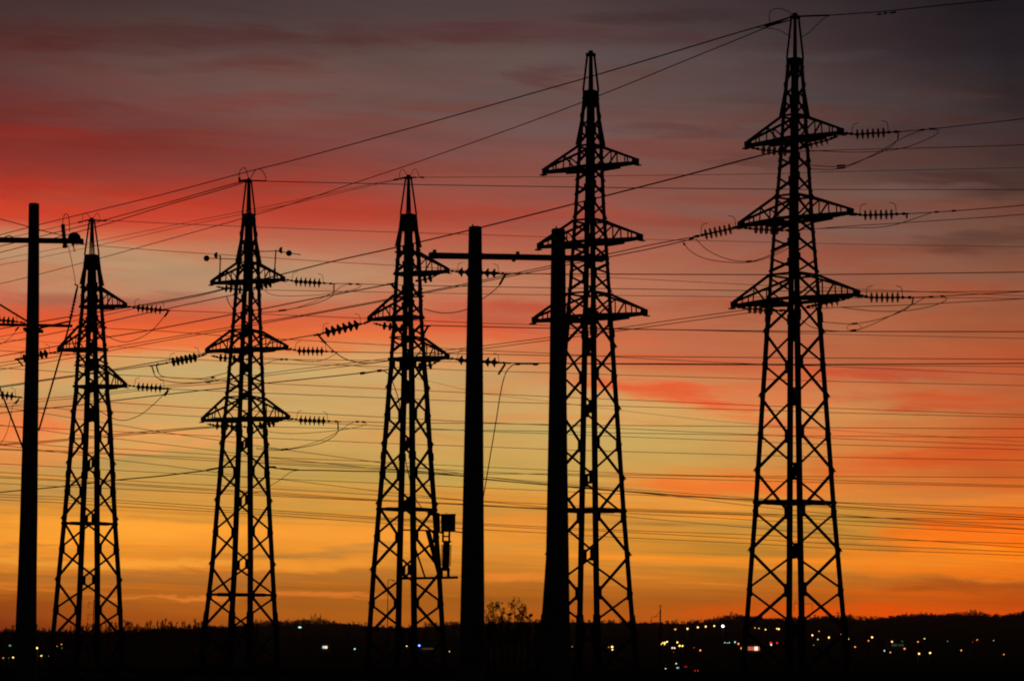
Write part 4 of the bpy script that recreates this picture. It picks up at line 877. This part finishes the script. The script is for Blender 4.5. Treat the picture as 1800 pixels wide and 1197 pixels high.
obj('lower_bracket', bm, STEEL, r1, b1)
bm = BM(); tube(bm, [P(121,575,dC - .06), P(68,757,dC - .06)], 0.02); tube(bm, [P(-2,678,dC - .06), P(40.5,788,dC - .06)], 0.02)
obj('stay_rod', bm, STEEL, r1, b1)
# equipment carried on its crossarm
a_ = P(114,428,dC); root = thing('surge_arrester', a_, 'upright arrester standing on the single pole\'s crossarm, left of the dome', 'arrester')
bm = BM(); lo, hi = P(114.5,436,dC - 0.07), P(110.5,394.5,dC - 0.07); ax_ = hi - lo; L_ = ax_.length
pr = [(0, 0.045), (0.02, 0.055), (0.06, 0.05)]
for i in range(9):
    z0 = 0.08 + i * (L_ - 0.14) / 9; pr += [(z0, 0.036), (z0 + 0.008, 0.047), (z0 + 0.02, 0.047), (z0 + 0.026, 0.036)]
pr += [(L_ - 0.04, 0.045), (L_, 0.04)]
lathe(bm, lo, ax_, pr, 14); obj('ribbed_column', bm, PORC, root, a_)
bm = BM(); tube(bm, spline([P(110.5,395,dC-.07),P(110.5,385,dC-.07),P(114,377.5,dC-.07),P(117,376.5,dC-.07),P(120.5,381,dC-.07),P(122,392,dC-.07),P(122,408,dC-.07)], 5), 0.008, 5)
obj('lead_wire', bm, WIRE, root, a_)
bm = BM(); beam(bm, P(110,420,dC - .02), P(119,426,dC - .02), 0.1, 0.1); obj('clamp', bm, STEEL, root, a_)
a_ = P(130.5,420,dC); root = thing('domed_switch', a_, 'dark domed device on the right end of the single pole\'s crossarm', 'switchgear')
bm = BM(); rr = 11.6 * dC / FPX
lathe(bm, P(130.5,419.6,dC + .07), Vector((0, 0, 1)), [(0, rr)] + [(rr * math.sin(t), rr * math.cos(t)) for t in [i * math.pi / 18 for i in range(1, 9)]] + [(rr, 0.004)], 24)
obj('dome', bm, PORC, root, a_)
bm = BM(); lathe(bm, P(127.5,426,dC), P(131.5,444,dC) - P(127.5,426,dC), [(0, 0.03), (0.05, 0.03), (0.09, 0.012), (0.21, 0.010)], 8); obj('spout', bm, STEEL, root, a_)
wire('thin lead hanging from the single pole\'s crossarm to the rod below', [(118.5,427),(124,450),(129.5,478),(133,500)], dC, dC, 1.3, 'lead wire', None, 'lead_wire')
a_ = P(121,574,dC); root = thing('link_insulator', a_, 'slanting ribbed rod insulator standing on the single pole\'s lower bracket', 'insulator')
bm = BM(); lo, hi = P(121,574,dC - .1), P(136.5,502,dC - .1); ax_ = hi - lo; L_ = ax_.length
pr = [(0, 0.022)]
for f in (0.2, 0.28, 0.36, 0.44, 0.52, 0.60): pr += [(L_ * f - 0.005, 0.02), (L_ * f, 0.042), (L_ * f + 0.012, 0.042), (L_ * f + 0.017, 0.02)]
pr += [(L_ * 0.66, 0.026), (L_ * 0.9, 0.022), (L_, 0.016)]
lathe(bm, lo, ax_, pr, 10); obj('ribbed_rod', bm, PORC, root, a_)
bm = BM(); beam(bm, P(131,500,dC - .1), P(137,502,dC - .1), 0.03, 0.03); obj('terminal', bm, STEEL, root, a_)

# ------------------------------------------------------------------ trees and shrubs
def twig_tree(h, wdt, seed, levels=3, leaves=0, upr=0.9, tr=0.006):
    """bare, upright tree at the origin: (trunk bmesh, crown bmesh)"""
    rnd = random.Random(seed); tk, cr = BM(), BM()
    pts = [Vector((0, 0, 0))]
    for i in range(1, 7): pts.append(Vector((rnd.uniform(-.02, .02) * h, rnd.uniform(-.02, .02) * h, h * i / 6)))
    tube(tk, pts, h * 0.018, 5, h * 0.003)
    def branch(p, d, L, r, lv):
        q = [p]; 
        for i in range(3):
            d = (d + Vector((rnd.uniform(-.25, .25), rnd.uniform(-.25, .25), rnd.uniform(-.02, .28)))).normalized()
            q.append(q[-1] + d * L / 3)
        tube(cr, q, r, 3, r * 0.4)
        if lv > 0:
            for k in range(4):
                t = rnd.uniform(0.25, 1); i = min(int(t * 3), 2); b = q[i].lerp(q[i + 1], t * 3 - i)
                a = rnd.uniform(0, 6.28)
                branch(b, (d + Vector((math.cos(a), math.sin(a), 0.3)) * 0.8).normalized(), L * 0.55, r * 0.6, lv - 1)
        if leaves and lv <= 1:
            for k in range(leaves):
                c_ = q[1].lerp(q[3], rnd.random()) + Vector((rnd.gauss(0, 1), rnd.gauss(0, 1), rnd.gauss(0, 1))) * L * 0.12
                s_ = h * rnd.uniform(0.010, 0.022)
                e1 = Vector((rnd.gauss(0, 1), rnd.gauss(0, 1), rnd.gauss(0, 1))).normalized() * s_
                e2 = Vector((rnd.gauss(0, 1), rnd.gauss(0, 1), rnd.gauss(0, 1))).normalized() * s_
                cr.faces.new([cr.verts.new(c_ + e1), cr.verts.new(c_ - e1 * .6 + e2), cr.verts.new(c_ - e2)])
    for k in range(11 if upr < 1 else 20):
        z = h * rnd.uniform(0.22, 0.97); a = rnd.uniform(0, 6.28)
        branch(Vector((0, 0, z)), Vector((math.cos(a), math.sin(a), upr)).normalized(), wdt * (1.15 - 0.6 * z / h), h * tr, levels - 1)
    return tk, cr
protos = []
for k in range(5):
    tk, cr = twig_tree(18, 2.8, 100 + k, 3, 0, 1.7, 0.012)
    a = bpy.data.meshes.new('trunk'); tk.to_mesh(a); tk.free(); a.materials.append(BARK)
    b = bpy.data.meshes.new('crown'); cr.to_mesh(b); cr.free(); b.materials.append(BARK)
    protos.append((a, b))
rt = random.Random(5)
SKYL = [(-60,1102),(0,1108),(10,1102),(20,1095),(30,1102),(60,1096),(80,1104),(110,1103),(140,1098),(165,1094),(200,1094),(220,1090),(240,1095),(255,1094),(275,1092),(298,1088),(315,1095),(330,1091),(350,1089),(362,1096),(380,1101),(400,1103)]
for i in range(110):
    px = -60 + 440 * (i + rt.uniform(-.45, .45)) / 109
    d = rt.uniform(1120, 1260); py = interp(SKYL, px) + abs(rt.gauss(0, 4.5)) - 1
    tp = P(px, py, d); gz = terrain(tp.x, d); h = tp.z - gz
    a, b = protos[rt.randrange(5)]
    root = thing('bare_tree', (tp.x, d, gz), 'bare slender tree in the dark tree line along the left horizon', 'tree', 'bare trees lining the left horizon')
    sc = h / 18 * rt.uniform(.95, 1.0); root.scale = (sc * rt.uniform(.7, 1.2), sc * rt.uniform(.7, 1.2), sc); root.rotation_euler = (0, 0, rt.uniform(0, 6.28))
    for nm, me in (('trunk', a), ('crown', b)):
        o_ = bpy.data.objects.new(nm, me); col.objects.link(o_); o_.parent = root
# shrubs between the poles
sh = [(860,1074,1.0),(869,1066,1.1),(882,1073,.8),(894,1080,.7),(906,1061,1.0),(917,1070,.9),(929,1080,.7),(943,1087,.5)]
slabs = ['low bushy shrub touching the left concrete pole\'s foot', 'tall feathery shrub just right of the left concrete pole', 'sparse shrub left of the gap between the poles', 'thin short shrub in the middle of the clump between the poles', 'tallest feathery shrub between the two concrete poles', 'bushy shrub right of the tallest one between the poles', 'small shrub at the right side of the clump between the poles', 'lowest shrub, close to the right concrete pole']
for i, ((px, py, wd), lb) in enumerate(zip(sh, slabs)):
    d = 142 + 2.5 * i; tp = P(px, py, d); gz = terrain(tp.x, d); h = tp.z - gz
    tk, cr = twig_tree(h, h * 0.22 * wd, 300 + i, 3, 1, 1.2, 0.0035)
    root = thing('shrub', (tp.x, d, gz), lb, 'shrub', 'shrubs between the two concrete poles')
    obj('stem', tk, BARK, root); obj('foliage', cr, LEAF, root)
# woods along the far ridge and on the slopes: one mass
bm = BM(); rw = random.Random(11)
def fartree(bm, base, h, wdt, n):
    for k in range(n):
        t = rw.random() ** 1.25; r = wdt * (1 - 0.75 * abs(t - 0.35)) * rw.random() ** .5
        a = rw.uniform(0, 6.28); c_ = base + Vector((math.cos(a) * r, math.sin(a) * r, h * t))
        s_ = wdt * rw.uniform(.22, .5)
        q = [Vector((rw.gauss(0, 1), rw.gauss(0, 1), rw.gauss(0, 1.2))).normalized() * s_ for _ in range(3)]
        bm.faces.new([bm.verts.new(c_ + e) for e in q])
    s_ = h * 0.03
    prism(bm, [[base + Vector((sx * s_, sy * s_, z)) for sx, sy in ((1, 0), (-.5, .9), (-.5, -.9))] for z in (-1.0, h * 0.9)])
DENS = [(-300,.5),(430,.8),(480,1.0),(560,1.0),(620,.5),(645,.1),(760,.25),(800,.6),(850,.3),(950,.25),(1060,.3),(1200,.2),(1235,.6),(1255,1),(1305,1),(1330,.5),(1500,.5),(1560,.9),(1640,.9),(1740,.6),(1775,.9),(1830,1.0),(2300,1.0)]
px = -250.0
while px < 2250:
    px += rw.uniform(0.7, 2.4)
    if rw.random() > interp(DENS, px): continue
    d = rw.uniform(2900, 2995); x = P(px, 1095, d).x; z = terrain(x, d)
    dn = interp(DENS, px); h = rw.uniform(2.4, 4.8) * (0.75 + .45 * math.sin(px * .043) * math.sin(px * .017 + 1)) * (0.75 + .5 * dn) * (1.5 if rw.random() < .12 else 1)
    if 420 < px < 640: h *= 1.15
    fartree(bm, Vector((x, d, z - .3)), h, rw.uniform(1.3, 2.4), 75)
px = -140.0
while px < 450:                                   # undergrowth at the foot of the left tree line
    px += rw.uniform(0.8, 2.0); d = rw.uniform(1080, 1270); py = interp([(-140,1108),(0,1113),(60,1109),(100,1113),(180,1111),(240,1109),(290,1104),(300,1098),(315,1106),(360,1101),(410,1102),(450,1101)], px) + rw.gauss(0, 1.8)
    tp = P(px, py, d); z = terrain(tp.x, d); fartree(bm, Vector((tp.x, d, z)), tp.z - z, rw.uniform(1.2, 2.0), 60)
for _ in range(900):
    px = rw.uniform(-250, 2250); d = rw.uniform(1500, 2850); x = P(px, 1095, d).x; z = terrain(x, d)
    if not (1140 < px < 1830 and d < 2000): fartree(bm, Vector((x, d, z - .3)), rw.uniform(4, 6.5), rw.uniform(1.6, 2.8), 18)
tag(obj('far_wood', bm, LEAF), 'dark woodland fringing the ridge of the far hills', 'woodland', kind='stuff')

# ------------------------------------------------------------------ the far town: lamps, signals, cars, lit buildings
COLS = {'O': ((1.0, 0.34, 0.06), 3.2), 'Y': ((1.0, 0.62, 0.16), 5.0), 'G': ((0.15, 0.8, 0.22), 1.0), 'C': ((0.45, 0.9, 0.85), 2.6), 'W': ((1.0, 0.85, 0.62), 3.0),
        'R': ((1.0, 0.03, 0.02), 2.2), 'V': ((0.95, 0.85, 1.0), 9.0), 'B': ((0.12, 0.3, 1.0), 7.0), 'L': ((0.75, 0.95, 0.22), 3.4)}
COLS = {k: (c_, s_ * .6) for k, (c_, s_) in COLS.items()}
EM = {k: emit('lamp_glow_' + {'O':'orange','Y':'yellow','G':'green','C':'cyan','W':'white','R':'red','V':'violet_white','B':'blue','L':'lime'}[k], c_, s_) for k, (c_, s_) in COLS.items()}
def ground_d(px, py, want):
    best = None
    for d in range(430, 2100, 20):
        p = P(px, py, d); h = p.z - terrain(p.x, d)
        if h < 0.8: continue
        e = abs(h - want) + d * 0.0005
        if best is None or e < best[0]: best = (e, d, h)
    return best[1], best[2]
def lamp(px, py, key, size, label, group, name='street_lamp', cat='street lamp', want=6.0, wide=1.0):
    d, h = ground_d(px, py, want); p = P(px, py, d); g = Vector((p.x, p.y, p.z - h))
    root = thing(name, g, label, cat, group)
    r = size * 0.70 / 2 * d / FPX
    bm = BM(); q = p + Vector((0, 0.6 + r, 0.0))
    lathe(bm, Vector((q.x, q.y, g.z - .3)), Vector((0, 0, 1)), [(0, .16), (h * .5, .12), (h + .3 + r * .4, .08)], 8)
    tube(bm, [Vector((q.x, q.y, p.z + r * .4)), p + Vector((0, 0, r * 1.25))], 0.06, 6)
    lathe(bm, p + Vector((0, 0, r * .85)), Vector((0, 0, 1)), [(0, r * .8), (r * .3, r * .7), (r * .55, r * .2)], 10)
    obj('post', bm, STEEL, root, g)
    bm = BM()
    lathe(bm, p - Vector((0, 0, r)), Vector((0, 0, 1)), [(r * (1 - math.cos(t)), r * math.sin(t) * 1.0) for t in [i * math.pi / 8 for i in range(1, 8)]], 12)
    if wide != 1.0: bmesh.ops.scale(bm, vec=(wide, 1, 1), verts=bm.verts, space=Matrix.Translation(-p))
    obj('lamp_glass', bm, EM[key], root, g)
    return root
cname = {'O':'orange','Y':'warm yellow','G':'dim green','C':'pale cyan','W':'small white','R':'red','V':'white','B':'blue','L':'lime yellow'}
def many(items, where, group):
    for (x, y, k_, s_) in items:
        lamp(x, y, k_, s_, f'{cname[k_]} point lamp {where}', f'{cname[k_]} lamps {group}')
rowl = ['leftmost orange lamp of the rising row below the right-hand hill', 'second lamp from the left in the rising row on the hillside', 'third lamp from the left in the rising row on the hillside', 'fourth lamp from the left in the rising row on the hillside', 'small lamp just left of the brilliant white one on the hillside']
for (x, y, k_, s_), lb in zip([(1187,1105.6,'O',4),(1208.5,1104.6,'Y',4.2),(1226.6,1102,'Y',4.2),(1240.6,1100.6,'Y',4),(1255.5,1099.6,'Y',3.6)], rowl):
    lamp(x, y, k_, s_, lb, 'lamps in the rising row on the hillside')
lamp(1270.7,1100,'V',6,'brilliant white lamp on the hillside left of the tallest pylon',None)
many([(1308,1098,'O',3),(1327,1103,'O',2.6),(1334,1103.6,'W',2),(1345.6,1106,'Y',3),(1365.5,1104.4,'Y',3),(1369,1105,'Y',4),(1401,1114,'Y',2),(1428,1116,'Y',4),(1440,1109,'O',2.2),(1437.6,1123.4,'L',2.5),(1430,1134,'O',2.4),(1457,1120,'Y',4),(1479,1115,'O',4)], 'seen between the tallest pylon\'s legs', 'between the tallest pylon\'s legs')
many([(1161.5,1131.5,'Y',4),(1165,1129.4,'Y',3),(1168.5,1129,'Y',4),(1172.5,1127.5,'Y',4),(1168,1131.8,'Y',3)], 'in the slanting cluster by the small mast', 'in the cluster by the small mast')
many([(1190.6,1128.5,'Y',4),(1194.6,1134.4,'Y',4.5),(1199.6,1134.6,'Y',4)], 'in the triangle right of the small mast', 'in the triangle right of the small mast')
lamp(1231,1142.4,'O',4,'single orange lamp low between the small mast and the tallest pylon',None)
many([(1220,1138,'R',2),(1184,1145.5,'R',1.8)], 'low in the town left of the tallest pylon', 'low in the town')
many([(1274,1129,'C',2.4),(1278,1129.4,'C',1.6),(1282,1129,'C',2.4),(1292,1128,'C',3.4)], 'in the short row left of the tallest pylon\'s foot', 'in the short row')
many([(1298,1131,'O',4),(1303.5,1138.7,'O',5)], 'beside the lit low building', 'beside the lit building')
many([(1170,1174.5,'W',2.4),(1188.5,1165.6,'W',2.8)], 'in the dark foreground right of the double poles', 'in the foreground')
lamp(1355.5,1132.5,'W',4,'white lamp directly below the red signal by the tallest pylon',None)
lamp(1355,1129,'R',4,'wide red signal light by the tallest pylon\'s foot',None,'signal_light','signal',wide=1.6)
lamp(1366,1129.6,'R',4,'right-hand red signal light by the tallest pylon\'s foot',None,'signal_light','signal')
lamp(1345.6,1181.5,'L',1.6,'tiny yellow lamp alone in the dark foreground at right',None)
many([(1491,1122.5,'L',4),(1503,1136.4,'O',3.2),(1533,1119.6,'Y',4.4),(1526.6,1125.6,'O',3),(1568,1127.4,'Y',3.6),(1586,1126.5,'G',1.8),(1554.6,1143,'C',3.2),(1565,1146,'O',3),(1590,1139.6,'O',3.6),(1613.5,1127.4,'O',3),(1625,1122,'L',2.6),(1615.5,1148.4,'Y',4.4),(1635,1147,'Y',4.4),(1665.6,1126.5,'G',2.4),(1689.6,1142.5,'O',3.2),(1717.6,1124,'O',2.6),(1709.6,1127.6,'R',1.8),(1746.6,1125.5,'C',1.6),(1764.6,1149.6,'O',2.4)], 'scattered below the hill right of the tallest pylon', 'scattered at far right')
lamp(17.6,1134,'G',4,'flat green lamp at the left edge, left of the single pole',None,wide=1.5)
lamp(64.6,1138.4,'Y',5.4,'bright warm lamp against the single pole\'s right side',None)
many([(100,1135.4,'O',2.4),(108,1132,'O',2.6),(109,1138.5,'G',2),(157.5,1137.6,'G',2)], 'among the smallest pylon\'s legs', 'among the smallest pylon\'s legs')
many([(72.6,1152,'Y',3.4),(86.6,1152.3,'Y',2.8),(5.6,1156,'O',2.6),(23,1155,'Y',3.6),(15,1156,'G',1.6)], 'low in the dark at the left corner', 'low in the left corner')
lamp(527,1102,'C',4,'flat cyan-white floodlight on the hill right of the anemometer pylon',None,'floodlight','floodlight',wide=1.9)
lamp(623.5,1140,'C',3.4,'pale cyan lamp left of the cable-box pylon\'s foot',None,wide=1.2)
lamp(715,1135,'Y',2.6,'small yellow lamp within the cable-box pylon\'s legs, left of the blue one',None)
lamp(737,1134,'B',5,'blue lamp glowing at the cable-box pylon\'s foot',None)
lamp(790,1144.5,'L',2,'tiny yellow lamp left of the concrete pole\'s foot',None)
many([(957,1137,'O',2.2),(1005.6,1136,'O',1.8),(1070,1137,'O',1.8)], 'low around the right concrete pole', 'around the right concrete pole')
lamp(1076,1136.4,'Y',5,'upper bright yellow lamp right of the double poles',None)
lamp(1076.5,1141.2,'Y',3.6,'lower yellow lamp close beneath a brighter one, right of the double poles',None)

def car(px, py, spacing, key, label):
    for d in range(440, 1500, 10):
        p = P(px, py, d); h = p.z - terrain(p.x, d)
        if h < 0.78: break
    g = Vector((p.x, p.y, p.z - 0.68)); g.z = terrain(p.x, d)
    root = thing('car', g, label, 'car')
    sx = spacing * d / FPX; yaw = math.acos(min(sx / 1.3, 1.0))
    root.rotation_euler = (0, 0, yaw)
    bm = BM()                                     # length runs along local +y, lamps at local y = 0
    side = [(0, .35), (0, .82), (.5, .95), (1.1, 1.42), (2.5, 1.45), (3.2, .98), (4.15, .82), (4.2, .35)]
    prism(bm, [[Vector((x, y, z)) for y, z in side] for x in (-.85, .85)])
    obj('body', bm, PAINT, root)
    for x in (-.78, .78):
        for y in (.8, 3.4):
            bm = BM(); lathe(bm, Vector((x - .1, y, .33)), Vector((1, 0, 0)), [(0, .2), (.02, .33), (.18, .33), (.2, .2)], 14); obj('wheel', bm, RUBB, root)
    r = 1.5 * d / FPX
    for x in (-.65, .65):
        bm = BM(); lathe(bm, Vector((x, 0.02, .68)), Vector((0, -1, 0)), [(0, r), (.05, r * .9), (.07, r * .5)], 12)
        obj('headlight' if key != 'R' else 'tail_light', bm, EM[key], root)
car(1191.5, 1172.8, 3.2, 'C', 'car with two pale headlights in the dark foreground')
car(1205, 1172.3, 3.2, 'R', 'car with two bright red tail lights in the dark foreground')
car(1224, 1178, 6, 'R', 'car with dim red tail lights lowest of the cars')
car(1183.7, 1138.2, 4, 'W', 'car with two small white headlights below the yellow lamps')

def lit_house(px, py, wpx, hpx, em, label, name='low_building'):
    d, h = ground_d(px, py, 2.0); p = P(px, py, d); g = Vector((p.x, p.y + .3, p.z - h))
    root = thing(name, g, label, 'building')
    w_ = wpx * d / FPX; hh = hpx * d / FPX; W_ = w_ * .75; top = h + hh * .9 + .6
    bm = BM(); prism(bm, [[g + Vector((x, y, z)) for x, y in ((-W_, .1), (W_, .1), (W_, 7), (-W_, 7))] for z in (-.5, top)])
    obj('wall', bm, WALL, root, g)
    bm = BM(); prism(bm, [[g + Vector((x, -.3, top)), g + Vector((x, 7.4, top)), g + Vector((x, 3.5, top + 1.4))] for x in (-W_ - .3, W_ + .3)])
    obj('roof', bm, ROOF, root, g)
    for k, (f0, f1, e) in enumerate(em):
        bm = BM(); x0, x1 = -w_ / 2 + w_ * f0, -w_ / 2 + w_ * f1
        prism(bm, [[g + Vector((x, y, z)) for x, y in ((x0, -.02), (x1, -.02), (x1, .08), (x0, .08))] for z in (h - hh / 2, h + hh / 2)])
        obj('lit_window', bm, e, root, g)
    return root
E_pink = emit('lit_window_pink', (1.0, 0.22, 0.12), 0.55); E_white = emit('lit_window_white', (1.0, 0.72, 0.6), 1.5); E_cold = emit('lit_window_cold', (0.75, 0.85, 0.75), 0.9)
E_dim = emit('lit_window_dim', (0.4, 0.22, 0.08), 0.14); E_dg = emit('lit_window_dim_green', (0.25, 0.45, 0.3), 0.10)
lit_house(1325, 1139.3, 20, 6.5, [(0, .3, E_pink), (.32, .55, E_pink), (.57, .85, E_white), (.87, 1, E_pink)], 'low building with a glowing pink and white front by the tallest pylon')
lit_house(571.5, 1137, 9, 4, [(0, .45, E_cold), (.5, .9, E_white)], 'low building with a cold white window between two left pylons')
lit_house(752, 1139.6, 20, 2.4, [(0, .3, E_dim), (.33, .62, E_dim), (.66, 1, E_dim)], 'long low building with dim brown windows by the blue lamp')
lit_house(1578, 1133.4, 21, 4, [(0, .2, E_dg), (.24, .45, E_dg), (.6, .72, E_dg), (.78, 1, E_dg)], 'long low building with dim greenish windows at far right')

# ------------------------------------------------------------------ small masts on the skyline
def mast(label, x, ytop, d, arms, pw, loop=False):
    p = P(x, ytop, d); gz = terrain(p.x, d); g = Vector((p.x, d, gz))
    root = thing('catenary_mast', g, label, 'mast')
    r = pw / 2 * d / FPX
    bm = BM(); lathe(bm, g - Vector((0, 0, .4)), Vector((0, 0, 1)), [(0, r * 1.3), (p.z - gz + .4, r)], 8)
    if loop: tube(bm, spline([p, P(x - 1.6, ytop - 5, d), P(x, ytop - 8.5, d), P(x + 1.6, ytop - 5, d), p], 4), .02, 5)
    obj('post', bm, STEEL, root, g)
    for poly in arms:
        bm = BM()
        for a, b in zip(poly, poly[1:]): tube(bm, [P(*a, d), P(*b, d)], .75 / 2 * d / FPX, 5)
        obj('bracket_arm', bm, STEEL, root, g)
mast('small mast with a left-reaching bracket on the skyline left of the tallest pylon', 1160.8, 1071, 210, [[(1160.5,1083.5),(1145,1083.5),(1144.5,1093)],[(1152,1083),(1160.5,1074)],[(1157,1088.5),(1163,1088.5)]], 2.2, True)
mast('small mast with droppers seen between the tallest pylon\'s legs', 1411, 1058, 230, [[(1396,1060.5),(1428,1060.5)],[(1396,1060),(1400,1055)],[(1395.8,1060),(1395.8,1074)],[(1427.8,1060),(1427.8,1074)]], 1.8)
mast('thin mast with stacked brackets seen between the smallest pylon\'s legs', 165, 1054, 240, [[(163,1059),(155.5,1059)],[(155.5,1058),(158,1055)],[(155.3,1059),(155.3,1069)],[(164,1079.5),(154.6,1079.5),(154.6,1090)],[(164,1101),(155,1101),(155,1108)]], 1.3)
p = P(682, 1020, 160); g = Vector((p.x, 160, terrain(p.x, 160)))
root = thing('lamp_post', g, 'thin unlit lamp post with a hooked top between the cable-box pylon\'s legs', 'lamp post')
bm = BM(); tube(bm, [g - Vector((0, 0, .3)), p], .035, 6, .02); tube(bm, spline([p, P(683,1019,160), P(688,1018.8,160), P(692,1020,160)], 4), .018, 5); obj('post', bm, STEEL, root, g)
bm = BM(); beam(bm, P(689,1019.8,160), P(695,1020.6,160), .12, .05); obj('lamp_head', bm, STEEL, root, g)

bm = BM(); prism(bm, [[Vector((x, y, z)) for x, y in ((-2000, -430), (2000, -430), (2000, 5100), (-2000, 5100))] for z in (-30, 42)])
HZ = bpy.data.materials.new('haze'); HZ.use_nodes = True; HZ.node_tree.nodes.clear()
_v = HZ.node_tree.nodes.new('ShaderNodeVolumePrincipled'); _v.inputs['Color'].default_value = (0.9, 0.88, 0.86, 1); _v.inputs['Density'].default_value = 0.000042; _v.inputs['Anisotropy'].default_value = 0.5
_o2 = HZ.node_tree.nodes.new('ShaderNodeOutputMaterial'); HZ.node_tree.links.new(_v.outputs[0], _o2.inputs['Volume'])
HZ.cycles.homogeneous_volume = True
tag(obj('haze', bm, HZ), None, None, kind='stuff')
